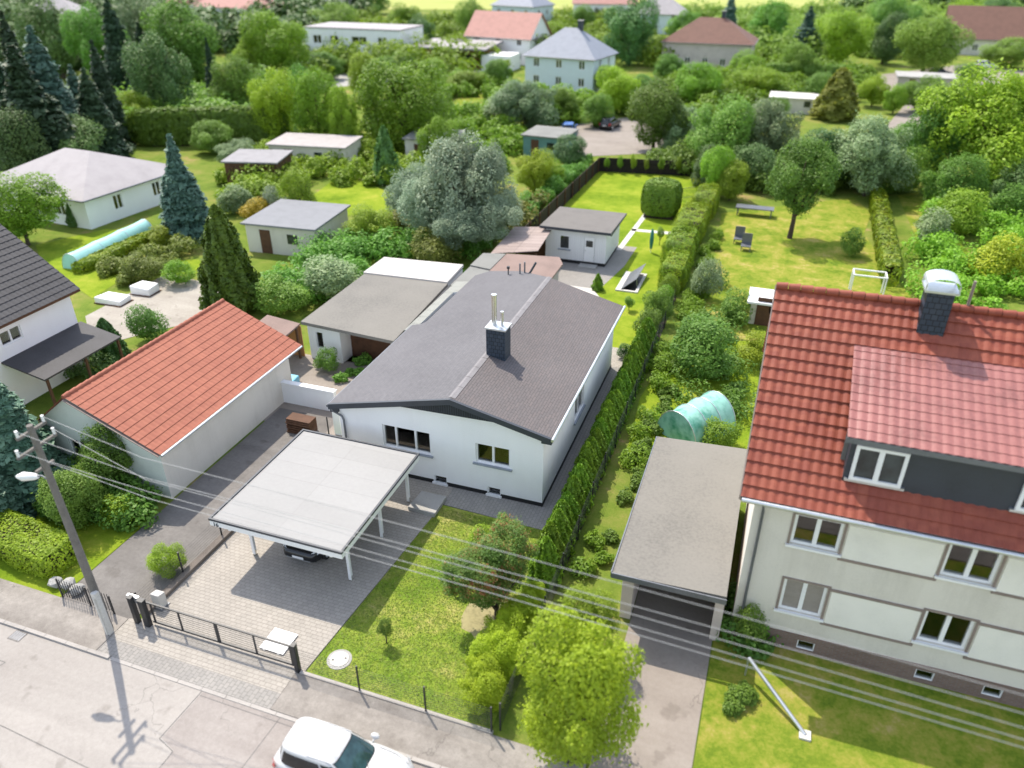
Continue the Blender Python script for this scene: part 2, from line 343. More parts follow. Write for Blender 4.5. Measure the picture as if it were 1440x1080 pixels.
# ------------------------------------------------------------------ foliage
def leaf_mesh(name, P, Nn, size, seed, mat, aspect=.6):
    rg = np.random.default_rng(seed); n = len(P)
    Nn = Nn/np.maximum(np.linalg.norm(Nn, axis=1, keepdims=True), 1e-6)
    t = rg.normal(size=(n, 3)); t -= (t*Nn).sum(1, keepdims=True)*Nn; t /= np.linalg.norm(t, axis=1, keepdims=True)
    b = np.cross(Nn, t); s = np.asarray(size).reshape(-1, 1)*rg.uniform(.45, 1.5, (n, 1))
    q = np.stack([P-t*s, P-b*s*aspect+Nn*s*.12, P+t*s, P+b*s*aspect+Nn*s*.12], 1).reshape(-1, 3)
    me = bpy.data.meshes.new(name); me.vertices.add(4*n); me.vertices.foreach_set('co', q.astype(np.float32).ravel())
    me.loops.add(4*n); me.loops.foreach_set('vertex_index', np.arange(4*n, dtype=np.int32))
    me.polygons.add(n); me.polygons.foreach_set('loop_start', np.arange(0, 4*n, 4, dtype=np.int32))
    me.update(calc_edges=True); me.materials.append(mat); return me
def round_pts(seed, n, lobes=16, spread=.62, lr=(.16, .46), flat=1.0):
    rg = np.random.default_rng(seed)
    d = rg.normal(size=(lobes, 3)); d /= np.linalg.norm(d, axis=1, keepdims=True)
    c = d*(spread*rg.uniform(.35, 1.22, (lobes, 1)))*rg.uniform(.85, 1.15, 3); c[:, 2] *= flat; r = rg.uniform(*lr, lobes)
    k = rg.choice(lobes, n, p=r**2/np.sum(r**2)); u = rg.normal(size=(n, 3)); u /= np.linalg.norm(u, axis=1, keepdims=True)
    rad = r[k]*np.where(rg.random(n) < .8, rg.uniform(.82, 1.1, n), rg.uniform(.3, .9, n))
    st = rg.uniform(.75, 1.25, (lobes, 3)); out = rg.random(n) < .14; rad = np.where(out, rad*rg.uniform(1.05, 1.4, n), rad)
    P = c[k]+u*st[k]*rad[:, None]; Nn = u*.5+P*.3+rg.normal(size=(n, 3))*.5+np.array([0, 0, .75])
    keep = np.ones(n, bool)
    for i in range(lobes):
        keep &= ~((np.linalg.norm(P-c[i], axis=1) < r[i]*.72) & (k != i))
    P = P[keep]; q = np.quantile(np.abs(P), .985, axis=0); return P/q, Nn[keep]
def spruce_pts(seed, n, R0=.3, whorls=17, arms=11):
    rg = np.random.default_rng(seed); t = 1-np.sqrt(rg.random(n)*.98+.0); w = np.floor(t*whorls)/whorls+.5/whorls
    w = w+rg.normal(size=n)*.006; arm = rg.integers(0, arms, n); ph = arm*2*math.pi/arms+np.floor(t*whorls)*1.3+rg.normal(size=n)*.16
    Rm = R0*(1-w)**.85*(.72+.4*rg.random(whorls+2)[np.clip((w*whorls).astype(int), 0, whorls)]*rg.uniform(.7, 1.2, n))
    s = rg.random(n)**.55; r = Rm*s
    P = np.stack([np.cos(ph)*r, np.sin(ph)*r, w-s*s*Rm*.32+rg.normal(size=n)*.008], 1)
    Nn = np.stack([np.cos(ph)*.5, np.sin(ph)*.5, np.full(n, .9)], 1)+rg.normal(size=(n, 3))*.4
    return P, Nn
def thuja_pts(seed, n, R0=.24, ribs=9):
    rg = np.random.default_rng(seed); z = rg.random(n)**1.15; ph = rg.random(n)*2*math.pi
    lump = 1+.16*np.sin(ph*ribs+z*9+seed)+.1*np.sin(ph*4-z*17)
    r = R0*np.clip((1-z), 0, 1)**.62*np.minimum(1, (z+.12)*4)**.5*lump*rg.uniform(.8, 1.05, n)
    P = np.stack([np.cos(ph)*r, np.sin(ph)*r, z], 1)
    return P, np.stack([np.cos(ph), np.sin(ph), np.full(n, .25)], 1)+rg.normal(size=(n, 3))*.5
def hedge_pts(seed, n, lx, ly, h, lump=.08, ex=6):
    rg = np.random.default_rng(seed); A = [lx*ly*1.2, ly*h, ly*h, lx*h, lx*h]; k = rg.choice(5, n, p=np.array(A)/sum(A))
    a, b = rg.uniform(-1, 1, n), rg.uniform(-1, 1, n); P = np.zeros((n, 3)); Nn = np.zeros((n, 3))
    for f, (ax, sg) in enumerate([(2, 1), (0, 1), (0, -1), (1, 1), (1, -1)]):
        m = k == f; o = [i for i in range(3) if i != ax]; P[m, ax] = sg; P[m, o[0]] = a[m]; P[m, o[1]] = b[m]; Nn[m, ax] = sg
    rr = (np.abs(P)**ex).sum(1)**(1/ex); Q = P/np.maximum(rr, 1)[:, None]
    X = Q*np.array([lx/2, ly/2, h/2]); X[:, 2] += h/2
    wob = np.sin(X[:, 0]*3.1+seed)*np.sin(X[:, 1]*2.3+1.7*seed)+.6*np.sin(X[:, 1]*7+X[:, 2]*4)
    X += Nn*(wob*lump*.5+rg.normal(size=n)*lump*.35)[:, None]
    return X, Nn+Q*.6+rg.normal(size=(n, 3))*.55
PROTO = {}
def proto(kind):
    if kind in PROTO: return PROTO[kind]
    b = kind.rstrip('0123456789'); s = int(kind[len(b):] or 1); h = sum(map(ord, b))*7+s*13
    if b == 'round': P, Nn = round_pts(h, 36000, 38, .68, (.12, .42)); z = .032
    elif b == 'broad': P, Nn = round_pts(h, 40000, 54, .74, (.10, .36), .8); z = .030
    elif b == 'fine': P, Nn = round_pts(h, 56000, 40, .66, (.14, .42), .9); z = .026
    elif b == 'bush': P, Nn = round_pts(h, 13000, 22, .58, (.16, .5)); z = .047
    elif b == 'spruce': P, Nn = spruce_pts(h, 22000); z = .021
    elif b == 'thuja': P, Nn = thuja_pts(h, 12000); z = .021
    elif b == 'slim': P, Nn = thuja_pts(h, 3500, .25, 5); z = .032
    PROTO[kind] = leaf_mesh(kind+'_foliage', P, Nn, np.full(len(P), z), h, L_mid); return PROTO[kind]
TRUNK = {}
def trunk_mesh(kind):
    if kind not in TRUNK:
        m = MB()
        if kind == 'straight': m.tube([(0, 0, 0), (0, 0, .5), (0, 0, .97)], [.022, .015, .004], 7)
        else:
            m.tube([(0, 0, -.02), (.01, 0, .18), (-.01, .01, .4), (.01, 0, .7)], [.034, .026, .022, .008], 8)
            for k in range(6):
                a = k*1.05; m.tube([(0, 0, .2+.04*k), (.13*math.cos(a), .13*math.sin(a), .4+.04*k), (.25*math.cos(a), .25*math.sin(a), .56+.05*k)], [.016, .011, .004], 6)
        me = bpy.data.meshes.new('trunk'); me.from_pydata(m.v, [], m.f); me.polygons.foreach_set('use_smooth', m.sm); me.materials.append(bark); TRUNK[kind] = me
    return TRUNK[kind]
_rot = random.Random(4)
def plant(name, label, cat, p, h, w, kind, mat, group=None, low=.2, trunk=True, wy=None, z0=0):
    """tree or shrub: trunk and crown under one Empty at its base; low = share of the height below the crown"""
    t = thing(name, label, cat, (p[0], p[1], z0), group); wy = wy or w
    cone = kind.startswith(('spruce', 'thuja', 'slim'))
    c = bpy.data.objects.new('crown' if trunk else 'foliage', proto(kind)); COL.objects.link(c); c.parent = t
    c.material_slots[0].link = 'OBJECT'; c.material_slots[0].material = mat; c.rotation_euler.z = _rot.random()*6.28
    if cone:
        rr = {'spruce': .3, 'thuja': .24, 'slim': .25}[kind.rstrip('0123456789')]; lo = h*min(low, .06) if trunk else -.02*h
        c.location.z = lo; c.scale = (w/2/rr, wy/2/rr, h-lo)
    else:
        lo = h*low; c.location.z = (h+lo)/2; c.scale = (w/2/1.1, wy/2/1.1, (h-lo)/2/1.05)
    if trunk:
        k = bpy.data.objects.new('trunk', trunk_mesh('straight' if cone else 'limbs')); COL.objects.link(k); k.parent = t
        sx = h*1.0 if cone else h*.9
        k.scale = (min(sx, w*1.3), min(sx, w*1.3), h); k.rotation_euler.z = _rot.random()*6
    return t
def T(kind, mat, x, yb, yt, wpx, name, label, cat='tree', group=None, low=.18, trunk=True, hmax=22):
    if kind.startswith(('round', 'bush')): kind = kind[:-1]+str(1+(x*7+yb*3) % 6)
    if kind.startswith('broad'): kind = 'broad%d' % (1+(x+yb) % 3)
    p = gp(x, yb); h = min(height(x, yb, yt), hmax); return plant(name, label, cat, p, h, wpx*mpp(p+Vector((0, 0, h*.6))), kind, mat, group, low, trunk)
def hedge(name, label, cx, cy, lx, ly, h, mat, n, size, rot=0, seed=1, group=None, lump=.1, z0=0, ex=6):
    P, Nn = hedge_pts(seed, n, lx, ly, h, lump, ex); me = leaf_mesh(name, P, Nn, np.full(n, size), seed, mat)
    t = thing(name, label, 'hedge', (cx, cy, z0), group); t.rotation_euler.z = rot
    o = bpy.data.objects.new('foliage', me); COL.objects.link(o); o.parent = t
    k = MB().box(-lx/2*.74, -ly/2*.74, 0, lx/2*.74, ly/2*.74, h*.8); c = k.build('dark_core', soil_dark); c.parent = t  # solid dark core added inside to block the view through the leaves
    return t

# ------------------------------------------------------------------ ground, road, paths
def xz(mb, pts, y0, y1):
    n = len(pts); return mb.add([(p[0], y0, p[1]) for p in pts]+[(p[0], y1, p[1]) for p in pts],
        [tuple(range(n)), tuple(range(2*n-1, n-1, -1))]+[((i+1) % n, i, n+i, n+(i+1) % n) for i in range(n)])
def yz(mb, pts, x0, x1):
    n = len(pts); return mb.add([(x0, p[0], p[1]) for p in pts]+[(x1, p[0], p[1]) for p in pts],
        [tuple(range(n)), tuple(range(2*n-1, n-1, -1))]+[((i+1) % n, i, n+i, n+(i+1) % n) for i in range(n)])
struct(MB().poly([(-2500, -400, 0), (2500, -400, 0), (2500, 4000, 0), (-2500, 4000, 0)]), 'ground', terrain_mat)
psheet('far_field', field_mat, [(380, 14), (1260, 12), (1500, -30), (300, -30)], .05)
struct(MB().box(-120, 2, -.3, 60, 13.22, .012), 'road', asphalt)
sheet('road_patch', asphalt2, [(-15.9, 13.2), (-16.0, 11.3), (-15.3, 11.05), (-15.3, 9.4), (-16.2, 8.9), (-16.2, 4), (12, 4), (12, 13.2)], .016)
m = MB()
for pts in ([(-15.95, 13.2), (-16.05, 11.25), (-15.32, 11.02), (-15.35, 9.4), (-16.2, 8.9), (-16.2, 5)], [(-40, 12.15), (-29, 12.02), (-23.4, 11.9), (-23.55, 11.5), (-40, 11.6)], [(-40, 10.2), (-30, 10.3), (-21, 9.9), (-16.2, 9.6)], [(-12.8, 13.2), (-12.9, 11), (-12.5, 9), (-12.6, 5)], [(-15.9, 13.05), (-10, 13.02), (4, 13.0)]):
    for a, b in zip(pts, pts[1:]):
        d = (Vector(b)-Vector(a)).normalized(); k = Vector((-d.y, d.x))*.011
        m.poly([(a[0]-k.x, a[1]-k.y, .02), (b[0]-k.x, b[1]-k.y, .02), (b[0]+k.x, b[1]+k.y, .02), (a[0]+k.x, a[1]+k.y, .02)])
struct(m, 'road_seam', M('bitumen_joint', (.13, .125, .12), .8))
m = MB(); x = -60
while x < 30:
    low = -20.8 < x < -12.8
    m.box(x, 13.22, -.2, x+.985, 13.36, .035 if low else .09); x += 1
struct(m, 'kerb', M('kerb_stone', (.36, .335, .31), .9, .2, .5, 14))
struct(MB().box(-60, 13.362, -.2, -20.72, 14.98, .06), 'footpath', pave_old)
struct(MB().box(-13.28, 13.362, -.2, -2.75, 14.92, .06), 'footpath', pave_old)
struct(MB().box(.6, 13.362, -.2, 40, 14.92, .06), 'footpath', pave_old)
struct(MB().box(-20.7, 13.362, -.2, -13.3, 14.0, .045), 'driveway_edge', pavers_grey)
struct(MB().prism([(-20.7, 14.003), (-13.3, 14.003), (-13.3, 14.95), (-13.05, 15.0), (-12.2, 25.2), (-12.2, 26.6), (-20.1, 26.6), (-20.1, 15.2), (-20.7, 15.0)], -.2, .05), 'driveway', pavers)
struct(MB().prism([(-12.196, 25.25), (-6.1, 25.0), (-6.1, 43), (-7.85, 43), (-7.85, 26.6), (-12.196, 26.6)], -.2, .046), 'garden_path', pavers_grey)
sheet('lawn', lawn_mat, [(-13.0, 15.06), (-6.0, 15.06), (-6.0, 25.0), (-12.2, 25.22)], .03)
sheet('lawn', lawn_back, [(-7.9, 43), (-5.9, 43), (-6.0, 86.3), (-19.4, 84.6), (-19.7, 50.5), (-7.9, 50.5)], .02)
sheet('lawn', lawn_back, [(-13.5, 41), (-7.9, 41), (-7.9, 50.5), (-13.5, 50.5)], .021)
sheet('patio', pavers_grey, [(-14.2, 50.2), (-11.3, 52.4), (-10.6, 57.2), (-10.5, 61.8), (-12.1, 61.8), (-17, 61.8), (-17, 50.2)], .03)
sheet('patio', concrete_pale, [(-13.7, 46), (-11.6, 47.6), (-10.9, 50.5), (-11.9, 52), (-14.2, 52)], .036)
sheet('patio', pavers, [(-7.85, 40.6), (-6.3, 40.8), (-6.3, 43.2), (-8.9, 43.2), (-8.9, 41)], .05)
sheet('garden_path', concrete_pale, [gp(866, 352), gp(874, 352), gp(915, 297), gp(908, 297)], .034)
sheet('garden_path', concrete_pale, [gp(888, 325), gp(888, 322), gp(950, 327), gp(950, 331)], .034)
m = MB(); rr = random.Random(3)
m.poly([(-7.55+(.95+.35*rr.random())*math.cos(a*.35)*1.1, 19.6+(.9+.35*rr.random())*math.sin(a*.35)*1.2, .034) for a in range(18)])
struct(m, 'bare_soil', soil)
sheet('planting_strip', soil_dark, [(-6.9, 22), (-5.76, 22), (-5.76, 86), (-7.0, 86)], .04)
sheet('neighbour_driveway', drive_dark, [(-24.05, 14.98), (-20.5, 14.98), (-20.3, 26), (-20.4, 30), (-24.05, 30)], .03)
sheet('neighbour_yard', drive_sand, [(-25.8, 28.6), (-19.4, 28.6), (-19.2, 36), (-27.5, 36)], .026)
psheet('neighbour_yard', yard, [(120, 445), (235, 385), (300, 400), (330, 440), (200, 470), (130, 490)], .02)
psheet('lawn', lawn_back, [(440, 275), (480, 245), (560, 275), (540, 300), (470, 305), (430, 300)], .022)
psheet('lawn', lawn_back, [(50, 345), (150, 322), (215, 330), (110, 372), (60, 372)], .022)
psheet('lawn', lawn_back, [(60, 372), (280, 365), (290, 385), (180, 388), (130, 420)], .018)
psheet('lawn', lawn_dry, [(985, 470), (1015, 300), (1200, 278), (1225, 300), (1215, 330), (1290, 430), (1060, 480)], .02)
psheet('lawn', lawn_back, [(900, 560), (950, 480), (1070, 480), (1060, 640), (880, 640)], .018)
psheet('lawn', lawn_dry, [(1262, 275), (1290, 270), (1400, 400), (1330, 430)], .02)
sheet('lawn', lawn_dry, [(.45, 15.0), (30, 15.0), (30, 21.8), (.45, 21.8)], .024)
sheet('neighbour_driveway', drive_sand, [(-2.65, 13.36), (.4, 13.36), (.4, 30), (-2.65, 30)], .03)
psheet('parking_yard', drive_sand, [(740, 205), (770, 180), (900, 163), (960, 170), (930, 215), (830, 220)], .03)
psheet('lane', drive_sand, [(1200, 130), (1215, 108), (1360, 90), (1440, 100), (1440, 118), (1330, 122), (1270, 210), (1240, 230), (1235, 190), (1290, 128)], .03)
psheet('lane', drive_sand, [(1060, 140), (1080, 128), (1170, 122), (1200, 132), (1120, 150)], .03)
psheet('orchard_meadow', lawn_dry, [(620, 170), (660, 120), (760, 120), (780, 165), (700, 185)], .018)
psheet('lane', concrete, [(330, 130), (440, 105), (720, 88), (730, 96), (450, 125), (340, 150)], .02)

# ------------------------------------------------------------------ the white house
def zr(x): return 5.05-(x+12.1)*1.05/4.65 if x > -12.1 else 5.05-(-12.1-x)*1.5/6.25
H = thing('house', 'white bungalow with wide low grey and brown roof in the middle of the picture', 'house', (-12.9, 34, 0))
w1 = (2.25, 1.6, 4.7, 2.82); w2 = (6.95, 1.77, 8.6, 2.82); c1 = (4.78, .05, 5.45, .5); c2 = (7.5, .05, 8.15, .5); w3 = (5.4, 1.3, 7.2, 2.65)
m = facade(MB(), (-18, 26.6, 0), (1, 0, 0), (0, -1, 0), 10.15, 3.4, [w1, w2, c1, c2])
m.poly([(-18, 26.6, 3.4), (-7.85, 26.6, 3.4), (-7.85, 26.6, zr(-7.85)-.1), (-12.1, 26.6, 4.95), (-18, 26.6, zr(-18)-.1)])
facade(m, (-7.85, 26.6, 0), (0, 1, 0), (1, 0, 0), 13.95, zr(-7.85)-.1, [w3])
m.poly([(-7.85, 40.55, 0), (-18, 40.55, 0), (-18, 40.55, 3.5), (-12.1, 40.55, 4.95), (-7.85, 40.55, zr(-7.85)-.1)])
m.poly([(-18, 40.55, 0), (-18, 26.6, 0), (-18, 26.6, zr(-18)-.1), (-18, 40.55, zr(-18)-.1)])
m.build('wall', white_render, H)
m = MB().box(-18.02, 26.57, 0, -13.24, 26.598, .24).box(-12.54, 26.57, 0, -10.52, 26.598, .24).box(-9.84, 26.57, 0, -7.82, 26.598, .24).box(-7.848, 26.6, 0, -7.82, 40.55, .24)
m.build('plinth', black_plinth, H)
F = ((-18, 26.6, 0), (1, 0, 0), (0, -1, 0))
window(H, *F, w1, .14, (.27, .68), .07, sill=sill_grey, added_curtain=(added_curtain_mat, ((.02, 0, .12, 1), (.28, 0, .66, .45), (.84, 0, .98, 1)))); window(H, *F, w2, .14, (.5,), .075, sill=sill_grey, added_curtain=(olive_reflect, ((.02, 0, .2, 1), (.52, 0, .98, 1))))
for c in (c1, c2):
    k = window(H, *F, c, .10, (), .05, name='cellar_window')
    MB().box(-18+c[0]-.06, 26.50, .0, -18+c[2]+.06, 26.595, .14).build('light_well', white_paint, k)
window(H, (-7.85, 26.6, 0), (0, 1, 0), (1, 0, 0), w3, .12, (.5,), .07, sill=sill_grey)
lp = [(-12.1, 26.42), (-12.1, 41.2), (-14.4, 42.9), (-16.75, 43.6), (-17.55, 43.0), (-17.62, 35.75), (-17.8, 35.45), (-18.35, 35.4), (-18.35, 26.32)]
slab(MB(), [(x, y, zr(x)) for x, y in lp][::-1], .11).build('roof_slope', felt, H)
rp = [(-12.098, 26.42), (-7.45, 26.36), (-7.45, 40.9), (-12.098, 41.2)]
slab(MB(), [(x, y, zr(x)) for x, y in rp], .11).build('roof_slope', shingle, H)
m = MB(); y = 26.5
while y < 41:
    for s, wd in ((1, .20), (-1, .12)):
        x0, x1 = -12.1, -12.1+s*wd; m.poly([(x0, y, 5.075), (x1, y, zr(x1)+.022), (x1, y+.96, zr(x1)+.022), (x0, y+.96, 5.075)][::-s])
    y += .985
m.build('ridge_cap', M('ridge_felt', (.215, .205, .21), .85), H)
m = MB()
for xs in ([-18.36, -12.1], [-12.1, -7.44]):
    a, b = xs; xz(m, [(a, zr(a)-.26), (b, zr(b)-.26), (b, zr(b)+.012), (a, zr(a)+.012)], 26.28, 26.415)
m.box(-18.36, 26.417, 3.08, -17.95, 26.597, 3.44); m.box(-7.9, 26.417, 3.62, -7.44, 26.597, 3.9)
m.build('fascia', slate_paint, H)
xz(MB(), [(-14.75, zr(-14.75)-.265), (-9.85, zr(-9.85)-.262), (-12.1, 5.05-.262)], 26.36, 26.594).build('gable_cladding', slate_ribs, H)
m = MB().tube([(-7.38, 26.3, 3.93), (-7.38, 41, 3.93)], .075, 8)
m.build('gutter', zinc, H); MB().box(-7.6, 26.42, 3.72, -7.455, 40.9, 3.86).build('eaves_board', slate_paint, H)
MB().tube([(-18.4, 26.3, 3.45), (-18.4, 35.4, 3.45)], .07, 7).build('gutter', grey_metal, H)
MB().tube([(-18.35, 26.4, 3.4), (-18.25, 26.45, 3.15), (-17.8, 26.5, 2.9), (-17.72, 26.5, 2.7), (-17.72, 26.5, .1)], .05, 8).build('downpipe', grey_metal, H)
ch = MB().box(-12.08, 30.8, 4.55, -11.12, 31.6, 6.42).build('chimney', slate_clad, H)
MB().box(-12.13, 30.75, 6.422, -11.07, 31.65, 6.5).build('cap', zinc, ch)
MB().tube([(-11.82, 31.25, 6.5), (-11.82, 31.25, 8.02)], .12, 14).tube([(-11.82, 31.25, 7.99), (-11.82, 31.25, 8.05)], .14, 14).build('flue', steel, ch)
MB().tube([(-11.42, 31.25, 6.5), (-11.42, 31.25, 7.2)], .07, 12).tube([(-11.42, 31.25, 7.18), (-11.42, 31.25, 7.23)], .09, 12).build('flue', steel, ch)
for dx, dy, h in ((0, 0, .75), (.28, .08, .85)): MB().tube([(-14.3+dx, 42.4+dy, 4.4), (-14.3+dx, 42.4+dy, 4.45+h)], .05, 8).build('vent_pipe', grey_metal, H)
MB().tube([(-13.7, 42.3, 4.6), (-13.6, 42.35, 4.75), (-13.3, 42.5, 5.35)], .07, 8).build('vent_pipe', slate_paint, H)
MB().tube([(-15.1, 42.5, 4.3), (-15.1, 42.5, 4.75)], .04, 6).tube([(-15.1, 42.5, 4.72), (-15.1, 42.5, 4.86)], .1, 8).build('vent_pipe', black_metal, H)

A = thing('lean_to', 'row of low annexes with flat grey and pinkish brown roofs behind the white bungalow', 'annex', (-16.5, 46, 0))
MB().prism([(-19.4, 43.3), (-13.75, 43.3), (-13.8, 49.5), (-14.3, 50.5), (-19.4, 49.9)], 0, 2.5).box(-18.75, 35.8, 0, -18.02, 43.28, 2.95).build('wall', M('annex_wall', (.35, .32, .30), .9), A)
MB().prism([(-17.95, 43.1), (-13.5, 43.0), (-13.55, 49.6), (-14.15, 50.8), (-17.95, 50.2)], 2.51, 2.64).build('roof', felt_pink, A)
m = MB(); m.prism([(-19.6, 47.2), (-18.0, 46.9), (-18.0, 50.1), (-19.6, 49.7)], 2.55, 2.66); m.prism([(-19.55, 43.5), (-18.0, 43.4), (-18.0, 46.75), (-19.55, 47.05)], 2.5, 2.61)
m.build('roof', felt_grey, A)
m = MB()
for k in range(8): y = 35.6+k*.96; m.prism([(-19.0, y), (-17.7, y), (-17.7, y+.94), (-19.0, y+.94)], [2.98, 3.16, 3.16, 2.98], [3.04, 3.22, 3.22, 3.04])
m.build('roof', M('pale_eternit', (.27, .275, .25), .9, .2), A)
P = thing('canopy', 'pale pinkish corrugated canopy beside the white garden shed', 'canopy', (-17.9, 54, 0))
slab(MB(), [(-19.6, 51.2, 2.1), (-16.15, 52.0, 2.45), (-16.5, 57.2, 2.6), (-19.8, 57.2, 2.25)], .05).build('roof', corr_pink, P)
for x, y in ((-19.4, 51.5), (-16.4, 52.3), (-19.5, 56.9)): MB().beam((x, y, 0), (x, y, 2.1), .1, .1).build('post', wood_brown, P)
MB().box(-19.6, 57.25, 0, -16.95, 57.3, 2.2).build('back_wall', wood_brown, P)

SH = thing('garden_shed', 'white boarded garden shed with flat grey roof and black plinth', 'shed', (-14.4, 59, 0))
sd = (3.15, .25, 4.0, 2.3); sw = (1.15, 1.1, 1.95, 2.25)
boards = BR('white_boards', (.80, .80, .80), (.77, .77, .77), (.60, .60, .61), .16, 6, (R(90), 0, 0), 0, .008, .6, .006, .06)
boards_x = BR('white_boards_side', (.80, .80, .80), (.77, .77, .77), (.60, .60, .61), .16, 6, (R(90), 0, R(90)), 0, .008, .6, .006, .06)
m = facade(MB(), (-16.9, 56.5, .3), (1, 0, 0), (0, -1, 0), 4.9, 2.6, [(sd[0], .03, sd[2], 2.05), (sw[0], .85, sw[2], 1.95)], .06); m.build('wall', boards, SH)
m = MB().poly([(-12, 56.5, .3), (-12, 61.4, .3), (-12, 61.4, 2.75), (-12, 56.5, 2.9)]).poly([(-12, 61.4, .3), (-16.9, 61.4, .3), (-16.9, 61.4, 2.75), (-12, 61.4, 2.75)]).poly([(-16.9, 61.4, .3), (-16.9, 56.5, .3), (-16.9, 56.5, 2.9), (-16.9, 61.4, 2.75)])
m.build('wall', boards_x, SH)
MB().box(-16.85, 56.53, 0, -12.03, 61.35, .299).build('plinth', black_plinth, SH)
slab(MB(), [(-17.3, 56.1, 2.98), (-11.6, 56.1, 2.98), (-11.6, 61.8, 2.84), (-17.3, 61.8, 2.84)], .1).build('roof', M('shed_felt', (.155, .143, .132), .9, .15), SH)
MB().box(-17.31, 56.06, 2.78, -11.59, 56.095, 2.97).box(-11.595, 56.1, 2.70, -11.56, 61.8, 2.86).build('fascia', slate_paint, SH)
window(SH, (-16.9, 56.5, .3), (1, 0, 0), (0, -1, 0), (sw[0], .85, sw[2], 1.95), .05, (), .05, sill=sill_grey)
d = MB().box(-13.73, 56.47, .34, -12.92, 56.5, 2.34).build('door', white_paint, SH)
MB().box(-13.6, 56.455, 1.55, -13.05, 56.468, 2.05).build('pane', dark_glass, d); MB().tube([(-13.66, 56.46, 1.25), (-13.66, 56.40, 1.25), (-13.54, 56.4, 1.25)], .015, 6).build('handle', steel, d)
MB().box(-14.0, 55.75, 0, -12.6, 56.5, .14).build('doorstep', concrete, SH)

# ------------------------------------------------------------------ carport with the house number
K = thing('carport', 'white timber carport with pale flat roof in front of the bungalow', 'carport', (-16.2, 21.8, 0))
x0, x1, y0, y1 = -19.15, -13.17, 18.42, 25.22
MB().box(x0+.09, y0+.09, 2.5, x1-.09, y1-.09, 2.63).build('roof', bitumen_light, K)
MB().box(x0, y0, 2.58, x1, y0+.085, 2.68).box(x0, y1-.085, 2.58, x1, y1, 2.68).box(x0, y0+.085, 2.58, x0+.085, y1-.085, 2.68).box(x1-.085, y0+.085, 2.58, x1, y1-.085, 2.68).build('roof_trim', slate_paint, K)
MB().box(x0+.02, y0+.02, 2.33, x1-.02, y0+.06, 2.578).box(x0+.02, y1-.06, 2.33, x1-.02, y1-.02, 2.578).box(x0+.02, y0+.06, 2.33, x0+.06, y1-.06, 2.578).box(x1-.06, y0+.06, 2.33, x1-.02, y1-.06, 2.578).build('fascia', white_paint, K)
m = MB()
for k in range(9): yy = y0+.5+k*.73; m.box(x0+.1, yy, 2.38, x1-.1, yy+.08, 2.495)
m.build('rafters', white_paint, K)
for px in (-13.74, -18.3):
    MB().box(px-.06, y0+.1, 2.2, px+.06, y1-.1, 2.36).build('beam', white_paint, K)
    for py in (19.6, 22.3, 24.9):
        q = MB().box(px-.065, py-.065, .1, px+.065, py+.065, 2.2).build('post', white_paint, K, .01)
        MB().box(px-.075, py-.03, .05, px-.067, py+.03, .3).box(px+.067, py-.03, .05, px+.075, py+.03, .3).box(px-.07, py-.07, .05, px+.07, py+.07, .1).build('bracket', steel, q)
        for s in (-1, 1):
            if y0 < py+s*.6 < y1: MB().beam((px, py, 1.65), (px, py+s*.55, 2.22), .09, .1, (1, 0, 0)).build('brace', white_paint, K)
cu = bpy.data.curves.new('n', 'FONT'); cu.body = '16'; cu.size = .27; cu.extrude = .008; to = bpy.data.objects.new('n', cu); COL.objects.link(to)
bpy.context.view_layer.update(); me = bpy.data.meshes.new_from_object(to.evaluated_get(bpy.context.evaluated_depsgraph_get())); bpy.data.objects.remove(to)
o = bpy.data.objects.new('house_number', me); COL.objects.link(o); me.materials.clear(); me.materials.append(slate_paint); o.parent = K
o.rotation_euler = (R(90), 0, 0); o.location = (-18.98+16.2, 18.42+.008-21.8, 2.345)
single(MB().prism([(-13.5, 24.35), (-12.15, 24.25), (-12.15, 25.6), (-13.4, 25.6)], .05, .24), 'entrance_step', concrete, 'low square concrete step beside the rear carport post', 'step', None, .01)

# ------------------------------------------------------------------ sliding gate, street fence, small things in the drive
G = thing('sliding_gate', 'long black metal sliding gate with thin horizontal bars across the paved drive', 'gate', (-16.6, 15.1, .05))
MB().beam((-20.3, 15.1, 1.15), (-13.4, 15.1, 1.15), .06, .06).beam((-19.6, 15.1, .2), (-13.4, 15.1, .2), .06, .08).build('rail', black_metal, G)
for x in (-19.5, -18.25, -16.62, -15.0, -13.5): MB().beam((x, 15.1, .2), (x, 15.1, 1.15), .12 if abs(x+16.62) < .1 else .05, .05).build('upright', black_metal, G)
m = MB()
for k in range(7): z = .32+k*.115; m.tube([(-19.5, 15.1, z), (-13.5, 15.1, z)], .008, 5)
m.build('bars', black_metal, G)
MB().box(-20.5, 15.04, 1.0, -20.0, 15.16, 1.3).build('end_bracket', zinc, G)
for x, w, lab in ((-13.28, .16, 'stout dark gate post at the lawn end of the sliding gate'), (-19.75, .24, 'stout dark gate post beside the roller box at the pole end of the gate'), (-20.25, .18, 'dark post at the outer end of the sliding gate next to the pole')):
    t = thing('gate_post', lab, 'gate post', (x, 15.05 if x > -14 else 14.98, 0), 'gate posts'); y = 15.05 if x > -14 else 14.98
    MB().box(x-w/2, y-.09, 0, x+w/2, y+.09, 1.34).build('post', black_metal, t, .008); MB().box(x-w/2-.012, y-.102, 1.342, x+w/2+.012, y+.102, 1.37).build('cap', black_metal, t)
Bx = thing('gate_motor', 'pale grey gate motor box standing on the paving', 'motor box', (-20.0, 15.95, .05))
MB().prism([(-20.2, 15.75), (-19.8, 15.75), (-19.8, 16.1), (-20.2, 16.1)], .05, [.78, .78, .70, .70]).build('housing', concrete_pale, Bx, .03); MB().box(-20.25, 15.7, .045, -19.75, 16.15, .09).build('base_plate', grey_metal, Bx)
